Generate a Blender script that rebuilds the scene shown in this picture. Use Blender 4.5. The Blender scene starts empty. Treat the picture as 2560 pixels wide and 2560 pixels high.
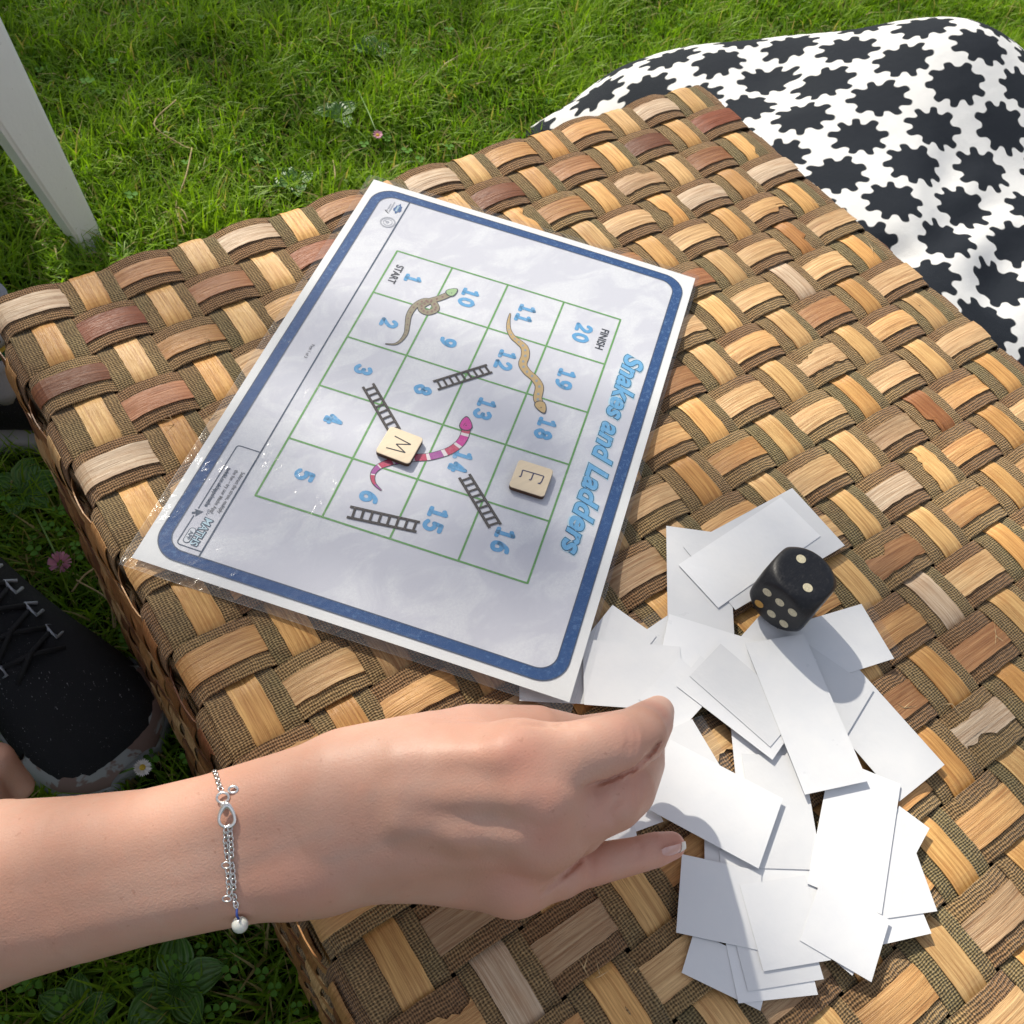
import bpy, math, random
import numpy as np
from mathutils import Vector, Matrix, noise
random.seed(7); rng = np.random.default_rng(7)
R_ = math.radians
scene = bpy.context.scene
COL = scene.collection

# ---------------------------------------------------------------- camera
CAM = np.array([-0.13884139, -0.43906147, 0.40901427])
FPX = 2465.03                      # focal length in pixels of a 2560 px wide picture
def _rod(r):
    r = np.array(r, float); th = np.linalg.norm(r); k = r / th
    K = np.array([[0, -k[2], k[1]], [k[2], 0, -k[0]], [-k[1], k[0], 0]])
    return np.eye(3) + math.sin(th) * K + (1 - math.cos(th)) * K @ K
CROT = _rod([0.535993, -0.293792, -0.537547])
cd = bpy.data.cameras.new("camera"); cam = bpy.data.objects.new("camera", cd); COL.objects.link(cam)
cd.sensor_width = 36.0; cd.lens = FPX / 2560 * 36.0; cd.clip_start = 0.01; cd.clip_end = 200
M = Matrix(CROT.tolist()).to_4x4(); M.translation = Vector(CAM.tolist()); cam.matrix_world = M
cd.dof.use_dof = True; cd.dof.focus_distance = 0.46; cd.dof.aperture_fstop = 40.0
scene.camera = cam
def ray(px, py):
    return CROT @ np.array([(px - 1280) / FPX, -(py - 1280) / FPX, -1.0])
def at(px, py, z):                 # the place on the level z that stands at this spot of the photograph
    d = ray(px, py); return CAM + d * ((z - CAM[2]) / d[2])
def atd(px, py, dep): return CAM + ray(px, py) * dep

# ---------------------------------------------------------------- daylight
SUN_EL, SUN_AZ = R_(38.0), R_(88.0)      # azimuth measured from +X towards +Y
w = bpy.data.worlds.new("World"); scene.world = w; w.use_nodes = True
nt = w.node_tree; nt.nodes.clear()
sky = nt.nodes.new("ShaderNodeTexSky"); sky.sky_type = 'NISHITA'; sky.sun_disc = False
sky.sun_elevation = SUN_EL; sky.sun_rotation = R_(90) - SUN_AZ
sky.air_density = 1.0; sky.dust_density = 2.0; sky.ozone_density = 1.0
bg = nt.nodes.new("ShaderNodeBackground"); bg.inputs["Strength"].default_value = 0.074
wo = nt.nodes.new("ShaderNodeOutputWorld")
# fair-weather clouds over the whole sky
tcw = nt.nodes.new("ShaderNodeTexCoord"); cn = nt.nodes.new("ShaderNodeTexNoise"); cn.inputs['Scale'].default_value = 2.6; cn.inputs['Detail'].default_value = 6; cn.inputs['Roughness'].default_value = .55
crp = nt.nodes.new("ShaderNodeValToRGB"); crp.color_ramp.elements[0].position = .47; crp.color_ramp.elements[1].position = .62
cmx = nt.nodes.new("ShaderNodeMix"); cmx.data_type = 'RGBA'; cmx.inputs[7].default_value = (15, 15.2, 15.8, 1)
nt.links.new(tcw.outputs['Generated'], cn.inputs['Vector']); nt.links.new(cn.outputs[0], crp.inputs[0]); nt.links.new(crp.outputs[0], cmx.inputs[0])
nt.links.new(sky.outputs[0], cmx.inputs[6]); nt.links.new(cmx.outputs[2], bg.inputs[0]); nt.links.new(bg.outputs[0], wo.inputs[0])
sl = bpy.data.lights.new("sun", 'SUN'); sl.energy = 5.2; sl.angle = R_(0.9); sl.color = (1.0, 0.93, 0.80)
so = bpy.data.objects.new("sun", sl); COL.objects.link(so)
sd = Vector((math.cos(SUN_AZ) * math.cos(SUN_EL), math.sin(SUN_AZ) * math.cos(SUN_EL), math.sin(SUN_EL)))
so.rotation_euler = sd.to_track_quat('Z', 'Y').to_euler()
scene.view_settings.view_transform = 'Standard'; scene.view_settings.look = 'None'
scene.view_settings.exposure = 0.08; scene.view_settings.gamma = 1.0
scene.view_settings.use_curve_mapping = False
scene.cycles.max_bounces = 8; scene.cycles.transparent_max_bounces = 12
scene.cycles.use_denoising = True

# ---------------------------------------------------------------- helpers
def tag(o, label=None, cat=None, group=None, kind=None):
    if label: o['label'] = label
    if cat: o['category'] = cat
    if group: o['group'] = group
    if kind: o['kind'] = kind
    return o
def empty(name, loc=(0, 0, 0), **k):
    o = bpy.data.objects.new(name, None); COL.objects.link(o); o.location = loc
    o.empty_display_size = .02
    return tag(o, **k)
def mobj(name, verts, faces, mat=None, parent=None, smooth=False, uv=None, loc=None, **k):
    me = bpy.data.meshes.new(name)
    if isinstance(verts, np.ndarray) and isinstance(faces, np.ndarray):
        nv, nf, n = len(verts), len(faces), faces.shape[1]
        me.vertices.add(nv); me.vertices.foreach_set('co', np.ascontiguousarray(verts, np.float32).ravel())
        me.loops.add(nf * n); me.loops.foreach_set('vertex_index', np.ascontiguousarray(faces, np.int32).ravel())
        me.polygons.add(nf); me.polygons.foreach_set('loop_start', np.arange(0, nf * n, n, dtype=np.int32))
        me.update(calc_edges=True)
    else:
        me.from_pydata([tuple(map(float, v)) for v in verts], [], [tuple(map(int, f)) for f in faces]); me.update()
    if uv is not None:                      # per-vertex uv
        l = me.uv_layers.new(name='UVMap'); vi = np.empty(len(me.loops), np.int32)
        me.loops.foreach_get('vertex_index', vi)
        l.data.foreach_set('uv', np.asarray(uv, np.float32)[vi].ravel())
    if smooth: me.polygons.foreach_set('use_smooth', np.ones(len(me.polygons), bool))
    if mat is not None: me.materials.append(mat)
    o = bpy.data.objects.new(name, me); COL.objects.link(o)
    if loc is not None: o.location = loc
    if parent is not None: o.parent = parent
    return tag(o, **k)
def gridfaces(nu, nv, off=0):               # vertex (i,j) -> off + i*nv + j
    return [(off + i * nv + j, off + (i + 1) * nv + j, off + (i + 1) * nv + j + 1, off + i * nv + j + 1)
            for i in range(nu - 1) for j in range(nv - 1)]
def slab(nu, nv, top, bot):
    """closed thin sheet from two vertex grids given as lists in (i,j) order"""
    n = nu * nv; F = gridfaces(nu, nv, 0) + [f[::-1] for f in gridfaces(nu, nv, n)]
    rim = [i * nv for i in range(nu)] + [(nu - 1) * nv + j for j in range(1, nv)] + \
          [i * nv + nv - 1 for i in range(nu - 2, -1, -1)] + [j for j in range(nv - 2, 0, -1)]
    for a, b in zip(rim, rim[1:] + rim[:1]): F.append((a, a + n, b + n, b))
    return list(top) + list(bot), F

class Nt:                                   # small node-tree writer
    def __init__(s, name):
        s.m = bpy.data.materials.new(name); s.m.use_nodes = True; s.t = s.m.node_tree; s.t.nodes.clear()
        s.out = s.t.nodes.new("ShaderNodeOutputMaterial")
    def n(s, typ, **k):
        nd = s.t.nodes.new("ShaderNode" + typ)
        for a, b in k.items():
            if a.startswith('i_'):
                nd.inputs[int(a[2:]) if a[2:].isdigit() else a[2:].replace('_', ' ')].default_value = b
            else: setattr(nd, a, b)
        return nd
    def l(s, a, b): s.t.links.new(a, b)
    def math(s, op, a, b=None, c=None):
        nd = s.n("Math", operation=op)
        for i, x in enumerate((a, b, c)):
            if x is None: continue
            if isinstance(x, (int, float)): nd.inputs[i].default_value = x
            else: s.l(x, nd.inputs[i])
        return nd.outputs[0]
    def mix(s, f, a, b, bt='MIX'):
        nd = s.n("Mix", data_type='RGBA', blend_type=bt)
        for idx, x in ((0, f), (6, a), (7, b)):
            if isinstance(x, (int, float)): nd.inputs[idx].default_value = x
            elif isinstance(x, (tuple, list)): nd.inputs[idx].default_value = tuple(x) + ((1,) if len(x) == 3 else ())
            else: s.l(x, nd.inputs[idx])
        return nd.outputs[2]
    def ramp(s, f, *st):
        nd = s.n("ValToRGB"); e = nd.color_ramp.elements
        while len(e) < len(st): e.new(0.5)
        for el, (p, c) in zip(e, st):
            el.position = p; el.color = (c, c, c, 1) if isinstance(c, (int, float)) else tuple(c) + (1,)
        s.l(f, nd.inputs[0]); return nd.outputs[0]
    def noise(s, vec, scale, detail=3, rough=.55, dist=0):
        nd = s.n("TexNoise"); nd.inputs['Scale'].default_value = scale; nd.inputs['Detail'].default_value = detail
        nd.inputs['Roughness'].default_value = rough; nd.inputs['Distortion'].default_value = dist
        if vec is not None: s.l(vec, nd.inputs['Vector'])
        return nd.outputs[0]
    def mapping(s, vec, scale=(1, 1, 1), rot=(0, 0, 0), loc=(0, 0, 0)):
        nd = s.n("Mapping"); nd.inputs['Scale'].default_value = scale; nd.inputs['Rotation'].default_value = rot
        nd.inputs['Location'].default_value = loc; s.l(vec, nd.inputs[0]); return nd.outputs[0]
    def bsdf(s, color, rough=.6, **k):
        b = s.n("BsdfPrincipled")
        if isinstance(color, (tuple, list)): b.inputs['Base Color'].default_value = tuple(color) + (1,)
        else: s.l(color, b.inputs['Base Color'])
        if isinstance(rough, (int, float)): b.inputs['Roughness'].default_value = rough
        else: s.l(rough, b.inputs['Roughness'])
        for a, v in k.items():
            a = a.replace('_', ' ')
            if isinstance(v, (int, float)): b.inputs[a].default_value = v
            elif isinstance(v, (tuple, list)): b.inputs[a].default_value = v
            else: s.l(v, b.inputs[a])
        s.l(b.outputs[0], s.out.inputs[0]); s.b = b; return b
    def bump(s, h, dist=.0005, strength=1.0, normal=None):
        nd = s.n("Bump"); nd.inputs['Distance'].default_value = dist; nd.inputs['Strength'].default_value = strength
        s.l(h, nd.inputs['Height'])
        if normal is not None: s.l(normal, nd.inputs['Normal'])
        if hasattr(s, 'b'): s.l(nd.outputs[0], s.b.inputs['Normal'])
        return nd.outputs[0]
def plain(name, color, rough=.5, **k):
    t = Nt(name); t.bsdf(color, rough, **k); return t.m

def skin_material(name, base=(.60, .365, .280)):
    t = Nt(name); g = t.n("NewGeometry").outputs['Position']
    a = t.noise(g, 26, 3); b = t.noise(g, 120, 4, .6); c = t.noise(g, 1100, 2, .7); sp = t.noise(g, 330, 2, .5)
    at_ = t.n("Attribute", attribute_name='flush'); sx = t.n("SeparateColor"); t.l(at_.outputs['Color'], sx.inputs[0])
    m = lambda *k: tuple(x * y for x, y in zip(base, k))
    col = t.mix(t.ramp(a, (.38, 0), (.66, 1)), m(.93, .84, .80), base)
    col = t.mix(t.math('MULTIPLY', t.ramp(b, (.45, 0), (.72, 1)), .35), col, m(1.06, .86, .80))
    col = t.mix(t.math('MULTIPLY', sx.outputs[0], .55), col, m(.98, .60, .56))
    col = t.mix(t.math('MULTIPLY', sx.outputs[1], .35), col, m(.72, .82, .88))
    col = t.mix(t.math('MULTIPLY', t.ramp(sp, (.70, 0), (.76, 1)), .35), col, m(.62, .45, .38))
    t.bsdf(col, .50, Subsurface_Weight=.10, Subsurface_Scale=.004, Subsurface_Radius=(1.0, .35, .18), Specular_IOR_Level=.45)
    v = t.n("TexVoronoi"); v.inputs['Scale'].default_value = 900; t.l(t.mapping(g, (1, 1.5, 1), (0, 0, .5)), v.inputs['Vector'])
    t.bump(t.math('ADD', t.math('MULTIPLY', v.outputs['Distance'], .6), t.math('ADD', c, t.math('MULTIPLY', b, 1.5))), .00018, .5)
    return t.m
# ---- implicit surfaces: smooth unions of tapered capsules, polygonised with OpenVDB
import openvdb as vdb
class Sdf:
    def __init__(s, lo, hi, h):
        s.lo = np.array(lo, float); s.h = h; s.n = np.ceil((np.array(hi) - s.lo) / h).astype(int) + 1
        s.ax = [s.lo[i] + h * np.arange(s.n[i]) for i in range(3)]
        s.f = np.full(tuple(s.n), 0.05, np.float32)
    def box(s, pts, m):
        pts = np.atleast_2d(pts); a = np.floor((pts.min(0) - m - s.lo) / s.h).astype(int)
        b = np.ceil((pts.max(0) + m - s.lo) / s.h).astype(int) + 1
        a = np.clip(a, 0, s.n - 1); b = np.clip(b, 1, s.n)
        sl = tuple(slice(a[i], max(b[i], a[i] + 1)) for i in range(3))
        g = np.meshgrid(*[s.ax[i][sl[i]] for i in range(3)], indexing='ij', sparse=True)
        return sl, g
    def add(s, sl, d, k, cut=False):
        f = s.f[sl]
        if cut: f2, d2 = -f, d
        else: f2, d2 = f, d
        if k > 0:
            hh = np.maximum(k - np.abs(f2 - d2), 0) / k
            r = np.minimum(f2, d2) - hh * hh * k * .25
        else: r = np.minimum(f2, d2)
        s.f[sl] = -r if cut else r
    def cone(s, a, b, ra, rb, k=.004, cut=False):
        a = np.array(a, float); b = np.array(b, float); m = max(ra, rb) + k + .004
        sl, (X, Y, Z) = s.box([a, b], m); ab = b - a; L2 = ab @ ab + 1e-12
        t = np.clip(((X - a[0]) * ab[0] + (Y - a[1]) * ab[1] + (Z - a[2]) * ab[2]) / L2, 0, 1)
        d = np.sqrt((X - a[0] - t * ab[0])**2 + (Y - a[1] - t * ab[1])**2 + (Z - a[2] - t * ab[2])**2) - (ra + (rb - ra) * t)
        s.add(sl, d.astype(np.float32), k, cut)
    def ell(s, c, r, k=.004, rot=None, cut=False):
        c = np.array(c, float); r = np.array(r, float); Q = np.eye(3) if rot is None else np.array(rot)
        sl, (X, Y, Z) = s.box([c], r.max() + k + .004)
        x, y, z = X - c[0], Y - c[1], Z - c[2]
        q = [(Q[0, i] * x + Q[1, i] * y + Q[2, i] * z) / r[i] for i in range(3)]
        n = np.sqrt(q[0]**2 + q[1]**2 + q[2]**2) + 1e-9
        n2 = np.sqrt((q[0] / r[0])**2 + (q[1] / r[1])**2 + (q[2] / r[2])**2) + 1e-9
        s.add(sl, (n * (n - 1) / n2).astype(np.float32), k, cut)
    def blur(s, it=1):
        f = s.f
        for _ in range(it):
            for ax in range(3):
                g = f.copy()
                a = [slice(None)] * 3; b = [slice(None)] * 3; c = [slice(None)] * 3
                a[ax] = slice(1, -1); b[ax] = slice(0, -2); c[ax] = slice(2, None)
                g[tuple(a)] = .5 * f[tuple(a)] + .25 * (f[tuple(b)] + f[tuple(c)]); f = g
        s.f = f
    def mesh(s, adapt=0.0):
        g = vdb.FloatGrid(3.0 * s.h); g.copyFromArray(np.clip(s.f, -3 * s.h, 3 * s.h).astype(np.float32))
        p, t, q = g.convertToPolygons(isovalue=0.0, adaptivity=adapt)
        p = p * s.h + s.lo
        F = [tuple(x[::-1]) for x in q.tolist()] + [tuple(x[::-1]) for x in t.tolist()]
        return p, F
# ---------------------------------------------------------------- the lawn
GZ = -0.36
def gh(x, y): return GZ + .006 * noise.noise((x * 3, y * 3, 1)) + .003 * noise.noise((x * 11, y * 11, 4))
t = Nt("soil_and_thatch"); g = t.n("NewGeometry").outputs['Position']
a = t.noise(g, 40, 5, .7); b = t.noise(g, 300, 3, .7)
t.bsdf(t.mix(t.ramp(a, (.4, 0), (.65, 1)), (.028, .032, .012), t.mix(b, (.035, .065, .010), (.075, .085, .028))), .95, Specular_IOR_Level=.1)
t.bump(t.math('ADD', a, b), .01, 1)
_u = [-14 + 28 * (i / 60) for i in range(61)]
_u = [14 * abs(v / 14) ** 2.2 * (1 if v > 0 else -1) for v in _u]
ground = mobj('lawn_ground', [(x, y, gh(x, y) - .004) for x in _u for y in _u], gridfaces(61, 61), t.m, None, kind='structure', smooth=True)
def blades(name, n, region, mat, h=(.022, .05), w=(.0012, .0024), lean=.9, seed=3, dens=None, hue=(0, 1), z0=0.0, zf=1.0):
    r = np.random.default_rng(seed); xs, ys = [], []
    (x0, x1, y0, y1) = region
    X = r.uniform(x0, x1, n); Y = r.uniform(y0, y1, n)
    keep = ~((X > XLg) & (X < XRg) & (Y > YFg) & (Y < YBg))
    if dens is not None: keep &= dens(X, Y, r)
    X, Y = X[keep], Y[keep]; n = len(X)
    cl = np.sin(X * 23 + 2 * np.sin(Y * 17)) * np.cos(Y * 19 + 1.5 * np.sin(X * 13)) * .5 + .5        # clumps
    cl2 = np.sin(X * 61 + 3 * np.sin(Y * 47)) * np.cos(Y * 53 + 2 * np.sin(X * 41)) * .5 + .5
    H = r.uniform(*h, n) * (.65 + .45 * cl + .2 * cl2) ; Wd = r.uniform(*w, n)
    az = r.uniform(0, 2 * np.pi, n); az = az + .0; la = (cl * 5 + cl2 * 4)
    az = np.where(r.random(n) < .45, la + r.normal(0, .5, n), az)
    ln = np.abs(r.normal(.55, .35, n)) * lean
    dx, dy = np.cos(az), np.sin(az); pxv, pyv = -dy, dx
    tw = r.uniform(-1.2, 1.2, n); pxv, pyv = np.cos(az + np.pi / 2 + tw), np.sin(az + np.pi / 2 + tw)
    K = 4; V = np.empty((n, 2 * K - 1, 3), np.float32)
    for k in range(K):
        s = k / (K - 1); bend = ln * s ** 1.0 * (1 + .9 * s)
        ox = H * np.sin(np.minimum(bend, 1.9)) * s; oz = H * s * np.cos(np.minimum(bend * .62, 1.45)) * zf
        wk = Wd * .5 * (1.0, .95, .62, 0)[k]
        bx, by = X + dx * ox, Y + dy * ox; bz = GZ - .004 + z0 + oz
        if k < K - 1:
            V[:, 2 * k] = np.stack([bx - pxv * wk, by - pyv * wk, bz], 1); V[:, 2 * k + 1] = np.stack([bx + pxv * wk, by + pyv * wk, bz], 1)
        else: V[:, 2 * k] = np.stack([bx, by, bz], 1)
    m = 2 * K - 1; o = (np.arange(n) * m)[:, None]
    tri = np.array([(0, 1, 3), (0, 3, 2), (2, 3, 5), (2, 5, 4), (4, 5, 6)])
    F = (o[:, None, :] + tri[None]).reshape(-1, 3)
    ob = mobj(name, V.reshape(-1, 3), F, mat, None, kind='stuff')
    c = np.clip(hue[0] + (hue[1] - hue[0]) * (.55 * r.random(n) + .45 * cl + .2 * cl2 - .15), 0, 1)
    dry = (r.random(n) < .06 + .10 * (cl < .2)).astype(np.float32)
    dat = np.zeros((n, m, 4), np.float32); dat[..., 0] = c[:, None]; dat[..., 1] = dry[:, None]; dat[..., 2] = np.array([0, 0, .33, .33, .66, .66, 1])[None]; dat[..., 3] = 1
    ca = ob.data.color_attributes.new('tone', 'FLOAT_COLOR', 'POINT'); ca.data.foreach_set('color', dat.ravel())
    return ob
def grass_mat(name, c0, c1, dryc, tl=.35):
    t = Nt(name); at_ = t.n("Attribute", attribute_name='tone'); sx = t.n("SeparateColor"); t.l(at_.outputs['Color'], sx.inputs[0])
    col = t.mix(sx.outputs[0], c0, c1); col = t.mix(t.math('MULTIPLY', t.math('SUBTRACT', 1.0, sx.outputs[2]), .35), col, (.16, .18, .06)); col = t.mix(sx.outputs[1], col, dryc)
    b = t.n("BsdfPrincipled"); t.l(col, b.inputs['Base Color']); b.inputs['Roughness'].default_value = .5; b.inputs['Specular IOR Level'].default_value = .28
    tr = t.n("BsdfTranslucent"); t.l(t.mix(1.0, col, (1.25, 1.4, .5), 'MULTIPLY'), tr.inputs[0]); mx = t.n("MixShader"); mx.inputs[0].default_value = tl
    t.l(b.outputs[0], mx.inputs[1]); t.l(tr.outputs[0], mx.inputs[2]); t.l(mx.outputs[0], t.out.inputs[0]); return t.m
XLg, XRg, YFg, YBg = -.105, .39, -.6, .01
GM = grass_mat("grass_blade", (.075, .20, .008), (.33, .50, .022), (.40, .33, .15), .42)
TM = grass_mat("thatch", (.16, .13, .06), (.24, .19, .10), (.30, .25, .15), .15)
MAIN = (-.40, 1.75, -.62, 1.15)
def vis(X, Y, r):                       # thin out what lies beyond the camera's view
    return (Y > -.35 - .2 * X) & ((X < .9) | (Y > -.15) | (r.random(len(X)) < .5)) | (X < -.05)
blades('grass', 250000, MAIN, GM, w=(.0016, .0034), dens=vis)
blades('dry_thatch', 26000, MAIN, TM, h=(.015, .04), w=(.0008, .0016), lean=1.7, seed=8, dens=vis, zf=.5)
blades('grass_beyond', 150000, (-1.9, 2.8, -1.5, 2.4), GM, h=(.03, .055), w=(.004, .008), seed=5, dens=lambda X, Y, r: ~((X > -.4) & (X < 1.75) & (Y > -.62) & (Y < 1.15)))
# clover and small broad leaves, one mass
def leaf_fan(cx, cy, cz, r, n, rnd, V, F, tilt=.5):
    for k in range(n):
        a = 2 * math.pi * k / n + rnd.uniform(-.2, .2); b = rnd.uniform(.1, tilt); o = len(V); L = r * rnd.uniform(.85, 1.1)
        for s, w_ in ((.08, .02), (.45, .42), (.85, .46), (1.0, .2)):
            for sd in (-1, 0, 1):
                fx = L * s * math.cos(b); fy = L * w_ * sd; fz = L * s * math.sin(b) * (1 - s * .5) + abs(sd) * L * .08
                V.append((cx + fx * math.cos(a) - fy * math.sin(a), cy + fx * math.sin(a) + fy * math.cos(a), cz + fz))
        for i in range(3):
            for j in range(2): F.append((o + i * 3 + j, o + (i + 1) * 3 + j, o + (i + 1) * 3 + j + 1, o + i * 3 + j + 1))
t = Nt("clover_leaf"); g = t.n("NewGeometry").outputs['Position']
b_ = t.bsdf(t.mix(t.noise(g, 60, 2), (.05, .15, .018), (.11, .25, .035)), .75, Specular_IOR_Level=.2)
CLM = t.m
lr = random.Random(5); V, F = [], []
for _ in range(1500):
    x, y = lr.uniform(-.38, .0), lr.uniform(-.45, .40)
    if _ > 800: x, y = lr.uniform(-.35, 1.3), lr.uniform(.05, 1.0)
    if XLg < x < XRg and YFg < y < YBg: continue
    if noise.noise((x * 9, y * 9, 3)) < (-.05 if _ < 800 else .12): continue
    leaf_fan(x, y, GZ + lr.uniform(.012, .03), lr.uniform(.0042, .0070), 3, lr, V, F)
mobj('clover_patch', V, F, CLM, None, kind='stuff', smooth=True)
# plantain rosettes, daisies, clover heads: each a plant of its own
LM = Nt("plantain_leaf"); tc = LM.n("TexCoord").outputs['UV']
sx = LM.n("SeparateXYZ"); LM.l(tc, sx.inputs[0])
vn = LM.math('SINE', LM.math('MULTIPLY', sx.outputs[1], 34))
LM.bsdf(LM.mix(LM.ramp(vn, (.3, 0), (.9, 1)), (.050, .135, .020), (.085, .19, .035)), .38, Specular_IOR_Level=.5); LM.bump(vn, .0008, .6)
def rosette(px_, py_, n, L, label, seed):
    p = at(px_, py_, GZ + .01); rr = random.Random(seed); root = empty('plantain_plant', (p[0], p[1], GZ), label=label, cat='plant', group='broad leaved weeds in the lawn')
    for k in range(n):
        a = 2 * math.pi * k / n + rr.uniform(-.4, .4); l = L * rr.uniform(.75, 1.1); V, F, UV = [], [], []
        for i in range(9):
            s = i / 8; w_ = l * .33 * (math.sin(math.pi * min(1, max(0, (s - .1) / .9)) ** .8) ** .8 if s > .1 else .08) + .0008; z = .012 + l * .42 * math.sin(s * 1.9) * .6
            for j in range(-2, 3):
                v = j / 2; x = l * s; y = w_ * v; zz = z + abs(v) * w_ * .35 + .0012 * math.sin(s * 14 + j)
                V.append((x * math.cos(a) - y * math.sin(a), x * math.sin(a) + y * math.cos(a), zz)); UV.append((s, v * .5 + .5))
        mobj('leaf', V, gridfaces(9, 5), LM.m, root, smooth=True, uv=UV)
rosette(445, 2470, 5, .036, 'broad plantain with wide green leaves, below the forearm at the bottom of the picture', 3)
rosette(200, 2540, 5, .032, 'smaller plantain left of the broad one under the forearm', 4)
rosette(845, 300, 4, .03, 'small broad leaved weed in the open lawn near the pink daisy', 6)
rosette(740, 465, 4, .032, 'small broad leaved weed just behind the far edge of the table', 7)
rosette(60, 1240, 5, .035, 'small broad leaved weed beside the black shoe', 8)
rosette(930, 140, 4, .03, 'pale broad leaved weed high in the open lawn', 9)
PET = plain('petal_white', (.78, .76, .74), .6); PKP = plain('petal_pink', (.62, .30, .42), .6); YEL = plain('daisy_yellow', (.62, .42, .04), .7); STM = plain('stem_green', (.12, .22, .04), .5)
def tube(path, r, mat, name, parent, n=6):
    P_ = [Vector(p) for p in path]; V, F = [], []
    for i, p in enumerate(P_):
        d = (P_[min(i + 1, len(P_) - 1)] - P_[max(i - 1, 0)]).normalized(); u = d.orthogonal().normalized(); w_ = d.cross(u); rr = r[i] if hasattr(r, '__len__') else r
        for k in range(n): V.append(p + (u * math.cos(2 * math.pi * k / n) + w_ * math.sin(2 * math.pi * k / n)) * rr)
    for i in range(len(P_) - 1):
        for k in range(n): F.append((i * n + k, i * n + (k + 1) % n, (i + 1) * n + (k + 1) % n, (i + 1) * n + k))
    F += [tuple(range(n))[::-1], tuple(range((len(P_) - 1) * n, len(P_) * n))]
    return mobj(name, V, F, mat, parent, smooth=True)
def flower(px_, py_, kind, label, tilt, R=.008, base=None):
    h = .045; p = at(px_, py_, GZ + h); b = base if base else (p[0] - tilt[0] * .5, p[1] - tilt[1] * .5)
    root = empty('daisy' if kind == 'daisy' else 'clover_flower', (b[0], b[1], GZ), label=label, cat='flower')
    off = np.array([p[0] - b[0], p[1] - b[1], h]); tube([(0, 0, 0), tuple(off * (.25, .25, .5)), tuple(off * (.7, .7, .86)), tuple(off)], .0009, STM, 'stem', root)
    T = Vector((tilt[0], tilt[1], 1)).normalized(); U = T.orthogonal().normalized(); W_ = T.cross(U); C_ = Vector(off.tolist()); V, F = [], []
    if kind == 'daisy':
        for k in range(26):
            a = 2 * math.pi * k / 26; d = U * math.cos(a) + W_ * math.sin(a); s = U * -math.sin(a) + W_ * math.cos(a); o = len(V); lf = .0012 * (k % 3)
            V += [C_ + d * .0018 + s * .0004, C_ + d * .0018 - s * .0004, C_ + d * R * .7 - s * .0009 + T * lf, C_ + d * R * .7 + s * .0009 + T * lf, C_ + d * R + T * (lf + .0006)]; F += [(o, o + 1, o + 2, o + 3), (o + 3, o + 2, o + 4)]
        mobj('petals', V, F, PET if 'white' in label else PKP, root)
        V = [C_ + T * .0018]; n = 12
        for rr, zz in ((.0013, .0014), (.0023, .0003)):
            for k in range(n): V.append(C_ + (U * math.cos(2 * math.pi * k / n) + W_ * math.sin(2 * math.pi * k / n)) * rr + T * zz)
        mobj('disc', V, [(0, 1 + k, 1 + (k + 1) % n) for k in range(n)] + [(1 + k, 13 + k, 13 + (k + 1) % n, 1 + (k + 1) % n) for k in range(n)], YEL, root)
    else:
        rr = random.Random(len(label))
        for k in range(70):
            z = rr.uniform(-.4, 1); a = rr.uniform(0, 6.28); q = math.sqrt(max(0, 1 - z * z)); d = Vector((q * math.cos(a), q * math.sin(a), z)); s = d.orthogonal().normalized(); o = len(V)
            V += [C_ + d * R * .35 - s * .0009, C_ + d * R * .35 + s * .0009, C_ + d * R + s * .0006 + Vector((0, 0, .0015)), C_ + d * R - s * .0006 + Vector((0, 0, .0015))]; F += [(o, o + 1, o + 2, o + 3)]
        mobj('florets', V, F, PKP, root)
flower(356, 1918, 'daisy', 'white daisy on a curved stem beside the toe of the black shoe', (-.02, -.7), .0065, base=(at(280, 1945, GZ + .01)[0], at(280, 1945, GZ + .01)[1]))
flower(944, 338, 'daisy', 'closed pink daisy standing in the open lawn behind the table', (-.1, -.3), .006)
flower(150, 1408, 'clover', 'pink clover flower between the black shoe and the table', (0, -.2), .009)
def catmull2(P_, n=5):
    Q = [2 * P_[0] - P_[1]] + P_ + [2 * P_[-1] - P_[-2]]; out = []
    for i in range(1, len(Q) - 2):
        for k in range(n):
            t = k / n; a, b, c, d = Q[i - 1:i + 3]; out.append(.5 * ((2 * b) + (c - a) * t + (2 * a - 5 * b + 4 * c - d) * t * t + (3 * b - a - 3 * c + d) * t ** 3))
    return out + [P_[-1]]
# dead stems lying in the grass
STR = plain('straw', (.36, .28, .14), .8)
for i, (lab, pp) in enumerate([('long dry stalk with a forked root end, lying in the grass behind the table', [(480, 370), (465, 440), (440, 520), (470, 560), (460, 530), (440, 522), (462, 585)]),
        ('thin bent dry stem above the long stalk in the lawn', [(440, 250), (385, 310), (450, 360), (478, 372)]),
        ('curled tuft of dry straw at the foot of the table beside the shoe', [(180, 1480), (215, 1435), (260, 1415), (285, 1450), (290, 1520), (285, 1570), (270, 1500), (190, 1450)]),
        ('short dry twig in the grass below the shoe', [(35, 1900), (60, 1880), (80, 1890), (85, 1930)]),
        ('short upright dry stem behind the far table edge', [(833, 400), (838, 440), (834, 470)])]):
    pts = [at(x, y, GZ + .028 + .006 * math.sin(k * 2)) for k, (x, y) in enumerate(pp)]; c = pts[0].copy(); c[2] = GZ
    o = tube([tuple(p - c) for p in catmull2(pts)], .0008, STR, 'dry_stem', None); o.location = c
    tag(o, lab, 'stem')
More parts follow.
